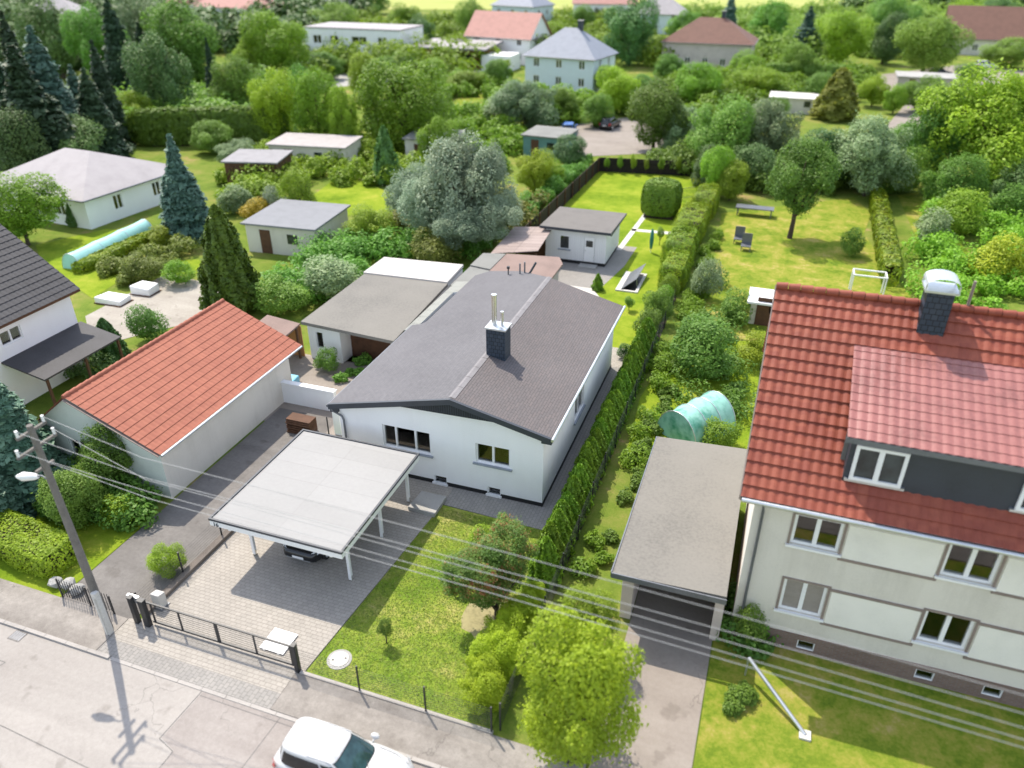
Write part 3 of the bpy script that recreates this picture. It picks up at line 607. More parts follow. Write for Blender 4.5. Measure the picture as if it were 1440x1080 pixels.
Bd = thing('slatted_board', 'white slatted board lying flat on the drive near the gate', 'board', (-14.6, 15.8, .05))
m = MB()
for k in range(5): m.box(-15.15, 15.42+k*.2, .09, -14.15, 15.42+k*.2+.185, .115)
m.build('slats', white_paint, Bd); MB().box(-15.0, 15.4, .052, -14.9, 16.42, .088).box(-14.4, 15.4, .052, -14.3, 16.42, .088).build('battens', white_paint, Bd)
def bar_fence(name, label, pts, h, nb, mat, base=.0, group=None, pw=.05, posts=None, br=.006):
    """posts with thin round bars"""
    t = thing(name, label, 'fence', (pts[0][0], pts[0][1], 0), group)
    for p in (posts or pts): MB().beam((p[0], p[1], 0), (p[0], p[1], h), pw, pw).build('post', mat, t)
    m = MB()
    for k in range(nb): z = base+(h-.04-base)*(k+.5)/nb; m.tube([(p[0], p[1], z) for p in pts], br, 4)
    m.build('bars', mat, t); return t
bar_fence('street_fence', 'thin black bar fence between the front lawn and the footpath', [(-13.2, 15.0), (-10.8, 15.0), (-8.3, 15.0), (-5.95, 15.0)], 1.3, 10, black_metal, .15)
single(MB().box(-13.15, 14.93, 0, -5.9, 15.055, .10), 'edging', MATS['kerb_stone'], 'low pale concrete edging under the street fence', 'edging')
bar_fence('side_fence', 'thin black bar fence along the left side of the paved drive', [(-20.35, 15.3), (-20.3, 17.6), (-20.25, 20.0), (-20.2, 22.4), (-20.1, 26.0), (-20.0, 28.4)], 1.25, 8, black_metal, .2)
single(MB().prism([(-20.38, 15.4), (-20.1, 15.4), (-19.98, 22.5), (-20.02, 26.5), (-20.22, 26.5), (-20.3, 22.5)], 0, .22), 'kerb_wall', M('brown_kerb', (.17, .145, .125), .9, .3), 'low brownish kerb wall under the left side fence', 'kerb wall')
mh = thing('manhole', 'round pale concrete manhole lid in the front lawn', 'manhole', (-12.15, 15.95, .03))
n = 28; m = MB(); m.prism([(-12.15+.34*math.cos(k*2*math.pi/n), 15.95+.34*math.sin(k*2*math.pi/n)) for k in range(n)], .0, .075); m.build('lid', concrete_pale, mh)
m = MB().prism([(-12.15+.45*math.cos(k*2*math.pi/n), 15.95+.45*math.sin(k*2*math.pi/n)) for k in range(n)], 0, .055); m.build('ring', concrete, mh)
for dx, dy in ((.2, .1), (-.2, -.1)): MB().box(-12.15+dx-.035, 15.95+dy-.03, .074, -12.15+dx+.035, 15.95+dy+.03, .079).build('lifting_hole', black_plinth, mh)
dr = thing('drain_cover', 'small square iron drain cover in the road at the far left kerb', 'drain cover', (-24.0, 13.0, 0))
MB().box(-24.3, 12.75, 0, -23.75, 13.2, .022).build('frame', drive_dark, dr)
m = MB()
for k in range(5): m.box(-24.25+k*.1, 12.8, .0225, -24.2+k*.1, 13.15, .027)
m.build('grate', grey_metal, dr)

# utility pole with lamp and five wires
U = thing('utility_pole', 'tall grey wooden utility pole with crossarms and street lamp at the kerb', 'pole', (-21.05, 14.35, 0))
MB().tube([(-21.05, 14.35, 0), (-21.1, 14.33, 4.5), (-21.18, 14.3, 9.15)], [.16, .135, .10], 12).build('shaft', wood_pole, U)
MB().beam((-20.85, 14.2, 0), (-20.9, 14.2, 2.1), .2, .2).beam((-20.83, 14.07, .1), (-20.87, 14.07, 1.9), .05, .05).build('concrete_foot', concrete_pale, U)
WY = []
for z, dy in ((8.95, .55), (8.35, .75), (7.55, .0)):
    a = MB().beam((-21.17, 14.3-max(dy, .35), z), (-21.17, 14.3+max(dy, .35), z), .09, .09).build('crossarm', wood_pole, U)
    for s in ((-1, 1) if dy else (0,)):
        m = MB().tube([(-21.17, 14.3+s*(dy-.06), z+.04), (-21.17, 14.3+s*(dy-.06), z+.28)], [.04, .05], 8); m.build('insulator', white_paint, a); WY.append((14.3+s*(dy-.06), z+.25))
la = MB().tube([(-21.1, 14.3, 6.9), (-21.4, 14.25, 7.15), (-21.75, 14.2, 7.1)], .03, 6).build('lamp_arm', grey_metal, U)
m = MB().tube([(-21.55, 14.22, 7.08), (-21.7, 14.2, 7.08), (-22.1, 14.12, 7.04), (-22.35, 14.08, 7.0)], [.05, .12, .16, .06], 10); m.build('lamp_head', white_paint, la)
wl = ['uppermost of the five pale wires crossing above the carport', 'second pale wire from the top above the carport and lawn', 'middle one of the five pale wires above the carport', 'fourth pale wire from the top, second from the street', 'lowest of the five pale wires, nearest the street']
wp = [(523, 727, 793, 799), (523, 754, 783, 823), (523, 761, 777, 832), (523, 777, 773, 847), (523, 787, 768, 856)]
for (wy, wz), lab, q in zip(sorted(WY, key=lambda a: -a[0]*.3-a[1]), wl, wp):
    d1 = ray(q[0], q[1]); d2 = ray(q[2], q[3]); yy = 14.35
    p1 = CAM+d1*((yy-CAM.y)/d1.y); p2 = CAM+d2*((yy-CAM.y)/d2.y)
    pts = []
    k = (p2.z-p1.z)/(p2.x-p1.x)
    for i in range(22):
        x = p1.x-10+i*2.2; e = x-p1.x; pts.append((x, yy, p1.z+k*e-.0022*e*(x-p2.x)*.35))
    pts = [Vector((-21.17, wy, wz))]+[Vector(p) for p in pts if p[0] > -18]
    single(MB().tube(pts, .009, 5), 'power_line', M('wire_%d' % int(wz*100+wy), (.36, .36, .36), .5, .05, bmp=0), lab, 'wire', 'overhead wires')

# ------------------------------------------------------------------ cars
def sgnp(v, e): return math.copysign(abs(v)**e, v)
def car(label, loc, rot, paint, L=4.15, Wd=1.78, Ht=1.52, plate=True, dark=car_glass, group=None):
    t = thing('parked_car', label, 'car', (0, 0, 0), group); hw = Wd/2; N = 26
    # lower body: loft of sections along x (front is +x)
    st = [(-.5, .70, .50, .84), (-.492, .84, .36, .93), (-.46, .93, .26, .98), (-.38, .985, .22, 1.0), (-.2, 1, .2, 1.0), (.0, 1, .2, .985), (.16, 1, .2, .965), (.25, .995, .2, .945), (.34, .98, .22, .89), (.42, .93, .25, .82), (.465, .85, .28, .74), (.488, .76, .33, .66), (.5, .62, .42, .58)]
    vs = []; fs = []; prof = [(0, 0), (.8, 0), (.95, .06), (1, .3), (1, .62), (.985, .82), (.93, .95), (.82, 1), (.4, 1.02), (0, 1.025)]
    full = prof+[(-a, b) for a, b in prof[-2:0:-1]]; n = len(full)
    for x, w, zb, zt in st:
        vs += [(x*L, a*w*hw, zb+(zt-zb)*b) for a, b in full]
    for i in range(len(st)-1): fs += [(i*n+k, i*n+(k+1) % n, (i+1)*n+(k+1) % n, (i+1)*n+k) for k in range(n)]
    fs += [tuple(range(n-1, -1, -1)), tuple(range((len(st)-1)*n, len(st)*n))]
    # cabin: belt outline to roof outline
    zb, zt = .93, Ht
    def cab(th, v, o=0.0):
        c, s = math.cos(th), math.sin(th); e = .38
        bx = (-.13+.335*sgnp(c, e))*L; by = .9*hw*sgnp(s, e); rx = (-.165+(.175 if c > 0 else .265)*sgnp(c, e))*L; ry = .70*hw*sgnp(s, e)
        vv = v**1.0; k = 1+o
        x = bx+(rx-bx)*vv; y = by+(ry-by)*(vv**1.25); z = zb+(zt-zb)*(1-(1-vv)**1.15)*.955
        cx = -.14*L; return (cx+(x-cx)*k, y*k, z+o*.3)
    base = len(vs); nt_ = 64; rings = [0, .1, .3, .5, .7, .88, .96, 1.0]
    for v in rings: vs += [cab(i*2*math.pi/nt_, v) for i in range(nt_)]
    for j in range(len(rings)-1): fs += [(base+j*nt_+i, base+j*nt_+(i+1) % nt_, base+(j+1)*nt_+(i+1) % nt_, base+(j+1)*nt_+i) for i in range(nt_)]
    top = base+(len(rings)-1)*nt_; b2 = len(vs)
    for f, dz in ((.9, .028), (.6, .05), (.25, .062)):
        for i in range(nt_):
            p = cab(i*2*math.pi/nt_, 1); cx = -.165*L; vs.append((cx+(p[0]-cx)*f, p[1]*f, p[2]+dz))
    for j in range(3):
        a0 = top if j == 0 else b2+(j-1)*nt_; a1 = b2+j*nt_
        fs += [(a0+i, a0+(i+1) % nt_, a1+(i+1) % nt_, a1+i) for i in range(nt_)]
    fs.append(tuple(range(b2+2*nt_, b2+3*nt_)))
    MB().add(vs, fs, True).build('body', paint, t)
    def pane(name, t0, t1, v0, v1, mat, o=.008, nn=14, taper=0):
        m = MB(); vs = []; rows = 6
        for j in range(rows+1):
            v = v0+(v1-v0)*j/rows
            for i in range(nn+1): vs.append(cab(t0+(t1-t0)*i/nn, v, o))
        return m.add(vs, [(j*(nn+1)+i, j*(nn+1)+i+1, (j+1)*(nn+1)+i+1, (j+1)*(nn+1)+i) for j in range(rows) for i in range(nn)], True).build(name, mat, t)
    d = R(1)
    pane('windscreen_surround', -40*d, 40*d, .015, .95, black_plinth, .005); pane('windscreen', -35*d, 35*d, .10, .91, dark, .009)
    pane('rear_window', 146*d, 214*d, .3, .86, car_dark)
    for s in (1, -1):
        pane('side_window', s*53*d, s*86*d, .12, .84, car_dark); pane('side_window', s*88*d, s*128*d, .12, .82, car_dark)
        m = MB(); vs = []
        hy = s*hw
        m.add([(-.497*L, hy*.60, .66), (-.497*L, hy*.82, .68), (-.462*L, hy*.93, .74), (-.44*L, hy*.975, .92), (-.463*L, hy*.86, 1.0), (-.495*L, hy*.72, .93)], [(0, 1, 2, 3, 4, 5)][::1])
        m.v = [(x-.012 if i in (0, 1, 5) else x-.004, y+s*.014, z+.004) for i, (x, y, z) in enumerate(m.v)]; m.build('tail_light', red_lens, t)
        m = MB(); m.add([(.47*L, hy*.62, .70), (.483*L, hy*.70, .58), (.43*L, hy*.94, .66), (.40*L, hy*.955, .80), (.44*L, hy*.78, .82)], [(0, 1, 2, 3, 4)]); m.v = [(x+.016, y+s*.012, z+.016) for x, y, z in m.v]; m.build('headlight', clear_lens, t)
        mr = MB().tube([(.135*L, hy*.90, .97), (.14*L, hy*1.02, 1.0)], [.03, .03], 6); mr.tube([(.105*L, hy*1.09, 1.03), (.12*L, hy*1.09, 1.03), (.15*L, hy*1.09, 1.03), (.17*L, hy*1.08, 1.03)], [.05, .095, .10, .05], 10); mr.build('mirror', paint, t)
        MB().beam((-.02*L, hy*.985, .86), (-.065*L, hy*.985, .86), .03, .025).beam((-.24*L, hy*.985, .87), (-.285*L, hy*.985, .87), .03, .025).build('door_handle', paint, t)
        for x in (.31*L, -.305*L):
            r = .32; w = MB().tube([(x, s*(hw-.2), r), (x, s*(hw-.02), r), (x, s*(hw+.005), r)], [r, r, r*.93], 24); w = w.build('wheel', tyre, t)
            m = MB().tube([(x, s*(hw+.003), r), (x, s*(hw+.012), r)], [r*.68, r*.62], 20)
            m.build('rim', silver_car_paint, w)
    MB().box(-.505*L, -.26, .60, -.498*L-.006, .26, .71).build('number_plate', white_paint, t)
    MB().box(.5*L+.008, -.26, .42, .5*L+.02, .26, .53).build('number_plate', white_paint, t); MB().beam((.496*L, -.55, .36), (.496*L, .55, .36), .03, .03).build('chrome_strip', zinc, t)
    MB().tube([(-.2*L, hw*.66, zt+.015), (.0*L, hw*.64, zt+.005)], .012, 5).tube([(-.2*L, -hw*.66, zt+.015), (0, -hw*.64, zt+.005)], .012, 5).build('roof_rail', paint, t)
    MB().tube([(-.34*L, 0, zt+.03), (-.4*L, 0, zt+.14)], .008, 5).build('aerial', black_metal, t)
    m = MB()
    for s in (1, -1):
        for x in (.155, -.065, -.27): m.tube([(x*L, s*hw*.995, .34), (x*L, s*hw*1.003, .62), (x*L, s*hw*.99, .84), (x*L, s*hw*.945, .95)], .006, 4)
        m.tube([(.155*L, s*hw*.99, .34), (-.27*L, s*hw*.99, .34)], .006, 4); m.tube([(.2*L, s*hw*.80, .985), (.34*L, s*hw*.80, .90), (.455*L, s*hw*.68, .775)], .006, 4)
    m.build('panel_gaps', black_plinth, t)
    MB().beam((.495*L, -.4, .47), (.495*L, .4, .47), .03, .16).build('grille', black_plinth, t)
    for q in (.1, .55): MB().beam((.215*L+.0, -hw*.68+q, .985), (.165*L, -hw*.4+q, 1.045), .02, .015).build('wiper', black_plinth, t)
    t.location = loc; t.rotation_euler.z = rot; return t
car('white hatchback parked at the kerb in the bottom foreground', (-9.62, 12.05, .02), 0, white_car_paint)
car('black car in the shade under the white carport', (-16.15, 21.75, .05), -math.pi/2, black_car_paint, 4.3, 1.82, 1.5)
bl = gp(800, 188); car('small blue car parked in the yard beyond the back fence', (bl.x, bl.y, .03), R(100), blue_car_paint, 4.2)
bl = gp(858, 180); car('dark car at the right end of the yard beyond the back fence', (bl.x, bl.y, .03), R(80), black_car_paint, 4.3)
bl = gp(1385, 97); car('silver car on the lane below the brown roofed house top right', (bl.x, bl.y, .03), R(20), silver_car_paint)
bl = gp(1322, 108); car('dark car on the far lane left of the silver car', (bl.x, bl.y, .03), R(10), black_car_paint)
bl = gp(1215, 108); car('dark car on the far lane behind the bright lime tree', (bl.x, bl.y, .03), R(10), black_car_paint)

# ------------------------------------------------------------------ right hand house with the red roof
X0, X1, Y0, Y1 = .95, 17.0, 21.8, 31.4
B = thing('house', 'large cream house with red tiled roof and wide dormer on the right', 'house', (9, 26.6, 0))
uu = lambda x: x-X0
wins = [(uu(2.28), 4.85, uu(3.8), 6.12), (uu(6.85), 4.85, uu(8.35), 6.2), (uu(11.4), 4.85, uu(12.9), 6.2), (uu(2.4), 1.85, uu(3.82), 3.3), (uu(6.87), 1.9, uu(8.35), 3.3), (uu(11.4), 1.9, uu(12.9), 3.3)]
m = facade(MB(), (X0, Y0, .85), (1, 0, 0), (0, -1, 0), X1-X0, 5.95, [(a, b-.85, c, d-.85) for a, b, c, d in wins], .16)
zg = lambda y: 6.7+min(y-21.35, 31.85-y)*.99
m.poly([(X0, Y1, .0), (X0, Y0, .0), (X0, Y0, 6.8), (X0, 26.6, 11.75), (X0, Y1, 6.8)]).poly([(X1, Y0, 0), (X1, Y1, 0), (X1, Y1, 6.8), (X1, 26.6, 11.75), (X1, Y0, 6.8)]).poly([(X1, Y1, 0), (X0, Y1, 0), (X0, Y1, 6.8), (X1, Y1, 6.8)])
m.build('wall', cream_render, B)
cw = [(uu(3.3), .2, uu(3.9), .62), (uu(7.2), .2, uu(7.8), .62), (uu(9.3), .2, uu(9.9), .62)]
m = facade(MB(), (X0, Y0-.04, 0), (1, 0, 0), (0, -1, 0), X1-X0, .85, cw, .12); m.poly([(X0, Y0-.04, .85), (X1, Y0-.04, .85), (X1, Y0, .85), (X0, Y0, .85)]); m.build('plinth', brick_plinth, B)
for c in cw: window(B, (X0, Y0-.04, 0), (1, 0, 0), (0, -1, 0), c, .08, (), .04, name='cellar_window')
frame_br = M('brown_surround', (.24, .19, .165), .7, .2)
shut = BR('roller_shutter', (.36, .32, .29), (.34, .30, .27), (.22, .2, .18), 4, .06, (R(90), 0, 0), 0, .006, .6)
for i, w in enumerate(wins):
    k = window(B, (X0, Y0, 0), (1, 0, 0), (0, -1, 0), w, .13, (.5,), .10, blind=shut if i == 3 else None, sill=white_paint, added_curtain=(added_curtain_mat if i % 2 else olive_reflect, [((.02, 0, .3, 1),), ((.02, 0, .48, 1),), ((.7, 0, .98, 1),), (), ((.02, 0, .2, 1), (.52, 0, .7, 1)), ((.02, 0, .5, .5),)][i]))
    a, b, c, d = w; m = MB()
    for q in ((a-.09, b, a-.01, d), (c+.01, b, c+.09, d), (a-.09, d+.005, c+.09, d+.085)): m.box(X0+q[0], Y0-.035, q[1], X0+q[2], Y0-.003, q[3])
    m.build('surround', frame_br, k)
for z0, z1, r in ((4.72, 6.1, 0), (1.72, 3.2, 3)):
    for a, b in ((wins[r][2]+.14, wins[r+1][0]-.14), (wins[r+1][2]+.14, wins[r+2][0]-.14)):
        MB().box(X0+a, Y0-.03, z0, X0+b, Y0-.003, z1).build('wall_panel', cream_rough, B)
        MB().box(X0+a-.1, Y0-.05, z0-.11, X0+b+.1, Y0-.003, z0-.003).build('ledge', frame_br, B)
        if r == 3: MB().box(X0+a-.1, Y0-.05, z1+.003, X0+b+.1, Y0-.003, z1+.10).build('ledge', frame_br, B)
MB().tube([(1.25, 21.7, .1), (1.25, 21.7, 6.0), (1.2, 21.35, 6.6)], .05, 8).build('downpipe', grey_metal, B)
MB().tube([(.5, 21.22, 6.68), (17.4, 21.22, 6.68)], .08, 8).build('gutter', zinc, B)
MB().box(.5, 21.36, 6.52, 17.4, 21.78, 6.6).build('eaves_board', white_paint, B)
V = Vector((0, 5.25, 5.2)).normalized(); pl = 7.39; tl = .41; nv = 18
tiles(MB(), (.45, 21.3, 6.74), (1, 0, 0), V, 57, nv, .30, tl, .03, .055).build('roof', red_tile, B)
V2 = Vector((0, -5.25, 5.2)).normalized()
tiles(MB(), (17.55, 31.9, 6.74), (-1, 0, 0), V2, 57, nv, .30, tl, .03, .055).build('roof', red_tile, B)
xz(MB(), [(.46, 6.6), (17.5, 6.6), (17.5, 6.74), (.46, 6.74)], 21.32, 21.36).build('fascia', white_paint, B)
slab(MB(), [(.46, 21.32, 6.73), (17.5, 21.32, 6.73), (17.5, 26.6, 11.96), (.46, 26.6, 11.96)], .16).build('roof_deck', wood_brown, B)
m = MB()
for k in range(42): m.tube([(.45+k*.41, 26.6, 12.03), (.84+k*.41, 26.6, 12.05)], [.13, .15], 8)
m.build('ridge_tiles', red_tile, B)
for x in (.45, ): yz(MB(), [(21.28, 6.62), (26.6, 11.86), (26.6, 12.06), (21.28, 6.82)], .41, .448).build('verge', frame_br, B)
D = MB().poly([(3.4, 22.1, 7.4), (17, 22.1, 7.4), (17, 22.1, 9.25), (3.4, 22.1, 9.25)]).poly([(3.4, 25.4, 10.5), (3.4, 22.1, 7.3), (3.4, 22.1, 9.25), (3.4, 25.4, 10.65)]).build('dormer', slate_paint, B)
dorm_glass = dark_glass
for x, wd in ((3.56, 1.5), (8.2, 1.5), (12.9, 1.5)):
    window(D, (x, 22.1, 7.72), (1, 0, 0), (0, -1, 0), (0, 0, wd, 1.3), -.06, (.5,), .11, sill=zinc, fd=.06, gl=dorm_glass)
DV = Vector((0, 3.6, 1.5)).normalized()
tiles(MB(), (3.2, 21.85, 9.32), (1, 0, 0), DV, 48, 11, .30, .355, .022, .02).build('dormer_roof', pink_tile, D)
MB().box(3.18, 21.82, 9.14, 17.4, 21.86, 9.32).build('fascia', grey_metal, D)
cx = MB().box(5.0, 25.85, 10.4, 5.8, 26.6, 12.75).build('chimney', slate_clad, B)
m = MB().box(4.9, 25.75, 12.752, 5.9, 26.7, 12.82); m.build('cap_plate', zinc, cx)
m = MB(); n = 8
for k in range(n):
    a, b = math.pi*k/n, math.pi*(k+1)/n
    m.poly([(5.4-.5*math.cos(a), 25.75, 13.0+.24*math.sin(a)), (5.4-.5*math.cos(a), 26.7, 13.0+.24*math.sin(a)), (5.4-.5*math.cos(b), 26.7, 13.0+.24*math.sin(b)), (5.4-.5*math.cos(b), 25.75, 13.0+.24*math.sin(b))])
for sx in (-.48, .48): m.box(5.4+sx-.02, 25.8, 12.82, 5.4+sx+.02, 25.84, 13.02).box(5.4+sx-.02, 26.62, 12.82, 5.4+sx+.02, 26.66, 13.02)
m.build('rain_hood', zinc, cx)
MB().tube([(6.4, 26.6, 12.0), (6.4, 26.6, 13.0)], .05, 8).build('vent_pipe', frame_br, B)

GR = thing('garage', 'flat roofed garage with pale grey felt between hedge and red roofed house', 'garage', (-1.3, 25.3, 0))
slab(MB(), [(-3.4, 20.6, 2.8), (.6, 20.75, 2.8), (.6, 30.1, 2.84), (-3.4, 29.8, 2.84)], .18).build('roof', garage_felt, GR)
m = MB().box(-3.1, 21.3, 0, -2.68, 29.5, 2.61).box(.28, 21.3, 0, .6, 29.5, 2.61).box(-2.68, 29.2, 0, .28, 29.5, 2.61); m.build('wall', M('rose_plaster', (.55, .47, .42), .9, .12), GR)
MB().box(-2.68, 26.5, 0, .28, 26.56, 2.6).build('door', M('garage_door', (.08, .075, .07), .7), GR)
MB().box(-3.42, 20.55, 2.6, .62, 20.595, 2.83).box(-3.45, 20.6, 2.6, -3.405, 29.8, 2.84).build('fascia', grey_metal, GR)

# ------------------------------------------------------------------ left hand neighbours
RG = thing('garage', 'long garage with terracotta roof and cream wall left of the carport', 'garage', (-28, 27, 0))
XR, XE, ZE, ZR = -28.6, -24.2, 2.85, 4.75; XL = -31.1
m = MB().poly([(XE, 21.5, 0), (XE, 31.6, 0), (XE, 31.6, ZE), (XE, 21.5, ZE)]); m.build('wall', cream_render, RG)
wq = (1.5, 1.0, 2.7, 2.2)
m = facade(MB(), (XL, 21.5, 0), (1, 0, 0), (0, -1, 0), XE-XL, 2.85, [wq], .15).poly([(XL, 21.5, ZE), (XE, 21.5, ZE), (XR, 21.5, ZR)]).poly([(XE, 31.6, 0), (XL, 31.6, 0), (XL, 31.6, ZE), (XR, 31.6, ZR), (XE, 31.6, ZE)]).poly([(XL, 31.6, 0), (XL, 21.5, 0), (XL, 21.5, ZE), (XL, 31.6, ZE)])
m.build('wall', M('pale_green_plaster', (.62, .66, .60), .9, .1), RG)
window(RG, (XL, 21.5, 0), (1, 0, 0), (0, -1, 0), wq, .1, (.5,), .07)
sl = Vector((XR-(XE+.35), 0, ZR-ZE+.15)); LN = sl.length
tiles(MB(), (XE+.35, 21.2, ZE-.1), (0, 1, 0), sl, 46, 13, .245, LN/13, .014, .025).build('roof', red_garage, RG)
sl2 = Vector((XR-XL+.2, 0, ZR-ZE+.25))
tiles(MB(), (XL-.2, 32.47, ZE-.2), (0, -1, 0), sl2, 46, 8, .245, sl2.length/8, .014, .025).build('roof', red_garage, RG)
m = MB()
for k in range(30): m.tube([(XR, 21.2+k*.375, ZR+.05), (XR, 21.56+k*.375, ZR+.07)], [.1, .12], 8)
m.build('ridge_tiles', red_garage, RG)
MB().tube([(XE+.42, 21.2, ZE-.13), (XE+.42, 32.4, ZE-.13)], .06, 7).build('gutter', zinc, RG)
MB().beam((XE+.3, 21.18, ZE-.15), (XR, 21.18, ZR-.06), .03, .16, (0, 1, 0)).build('bargeboard', frame_br, RG)
GG = thing('garage', 'long flat roofed grey garage block behind the terracotta garage', 'garage', (-22.5, 41, 0))
slab(MB(), [(-25.8, 35.4, 2.6), (-19.35, 34.9, 2.6), (-19.75, 43.6, 2.66), (-25.8, 43.3, 2.66)], .2).build('roof', garage_felt, GG)
slab(MB(), [(-25.9, 43.32, 2.75), (-19.8, 43.62, 2.75), (-20.0, 46.9, 2.75), (-25.9, 46.4, 2.75)], .2).build('roof', M('white_roof_sheet', (.52, .49, .46), .8, .1), GG)
m = facade(MB(), (-25.6, 35.7, 0), (1, 0, 0), (0, -1, 0), 6.0, 2.4, [(.5, .8, 1.0, 1.9), (2.2, 0, 5.6, 2.1)], 1.2)
m.poly([(-19.6, 35.7, 0), (-19.9, 46.5, 0), (-19.9, 46.5, 2.55), (-19.6, 35.7, 2.4)]).poly([(-19.9, 46.5, 0), (-25.6, 46.3, 0), (-25.6, 46.3, 2.55), (-19.9, 46.5, 2.55)]).poly([(-25.6, 46.3, 0), (-25.6, 35.7, 0), (-25.6, 35.7, 2.4), (-25.6, 46.3, 2.55)])
m.build('wall', white_render, GG)
MB().box(-23.4, 36.86, 0, -20.0, 36.9, 2.1).build('door', wood_brown, GG); window(GG, (-25.6, 35.7, 0), (1, 0, 0), (0, -1, 0), (.5, .8, 1.0, 1.9), .1, (), .05)
CP = thing('shelter', 'small open wooden shelter with pale roof between the two left garages', 'shelter', (-27.2, 34.7, 0))
slab(MB(), [(-28.6, 33.4, 2.2), (-26.0, 33.1, 2.2), (-26.0, 35.6, 2.35), (-28.6, 36.0, 2.35)], .1).build('roof', felt_pink, CP)
for x, y in ((-28.4, 33.7), (-26.2, 33.4), (-26.2, 35.4), (-28.4, 35.7)): MB().beam((x, y, 0), (x, y, 2.12), .12, .12).build('post', wood_brown, CP)
MB().box(-28.5, 35.7, 0, -26.1, 35.76, 2.1).build('back_wall', M('orange_boards', (.42, .20, .08), .8, .3), CP)
m = MB().box(-25.0, 30.6, 0, -20.9, 30.85, 1.25); m.box(-25.05, 30.55, 1.251, -20.85, 30.9, 1.33); single(m, 'garden_wall', white_render, 'low white garden wall behind the carport at the end of the dark driveway', 'wall', None)
t = thing('wood_stack', 'small stack of brown slatted boards behind the rear left carport corner', 'wood stack', (-21.6, 28.4, 0))
for k in range(9): MB().box(-22.3+.02*(k % 2), 28.0+.04*(k % 3), .06+k*.09, -20.9, 28.75, .06+k*.09+.07).build('board', wood_brown, t)
t = thing('gate_pillar', 'white square gate pillar at the left corner of the white bungalow', 'pillar', (-19.6, 28.9, 0))
MB().box(-19.85, 28.7, 0, -19.45, 29.1, 1.9).build('shaft', white_render, t); MB().box(-19.9, 28.65, 1.902, -19.4, 29.15, 1.98).build('cap', concrete, t)

LH = thing('house', 'white house with dark grey roof cut by the left edge of the picture', 'house', (-42, 24, 0))
m = facade(MB(), (-37.7, 17, 0), (0, 1, 0), (1, 0, 0), 13.4, 5.2, [(8.6, 3.6, 9.9, 4.4), (3, 3.2, 4.4, 4.4), (3, .9, 4.4, 2.2)], .15)
m.poly([(-46.5, 17, 0), (-37.7, 17, 0), (-37.7, 17, 5.2), (-42.1, 17, 8.4), (-46.5, 17, 5.2)]).poly([(-37.7, 30.4, 0), (-46.5, 30.4, 0), (-46.5, 30.4, 5.2), (-42.1, 30.4, 8.4), (-37.7, 30.4, 5.2)]).poly([(-46.5, 30.4, 0), (-46.5, 17, 0), (-46.5, 17, 5.2), (-46.5, 30.4, 5.2)])
m.build('wall', white_render, LH)
for w in ((8.6, 3.6, 9.9, 4.4), (3, 3.2, 4.4, 4.4), (3, .9, 4.4, 2.2)): window(LH, (-37.7, 17, 0), (0, 1, 0), (1, 0, 0), w, .1, (.5,), .07)
for xe in (-37.2, -47.0):
    sl = Vector((-42.1-xe, 0, 3.55)); o_ = (xe, 16.6, 4.95) if xe > -40 else (xe, 30.8, 4.95)
    tiles(MB(), o_, (0, 1 if xe > -40 else -1, 0), sl, 47, 16, .302, sl.length/16, .03, .03).build('roof', dark_tile, LH)
    slab(MB(), [(xe, 16.62, 4.94), (xe, 30.78, 4.94), (-42.1, 30.78, 8.48), (-42.1, 16.62, 8.48)][::1 if xe < -40 else -1], .12).build('roof_deck', wood_brown, LH)
PO = thing('terrace_roof', 'dark pitched terrace roof on posts against the white house at the left edge', 'terrace roof', (-36, 27, 0))
slab(MB(), [(-34.9, 25.2, 2.35), (-34.9, 30.6, 2.35), (-37.69, 30.6, 2.9), (-37.69, 25.2, 2.9)], .1).build('roof', dark_tile, PO)
for y in (25.4, 28, 30.4): MB().beam((-35, y, 0), (-35, y, 2.26), .12, .12).build('post', wood_brown, PO)

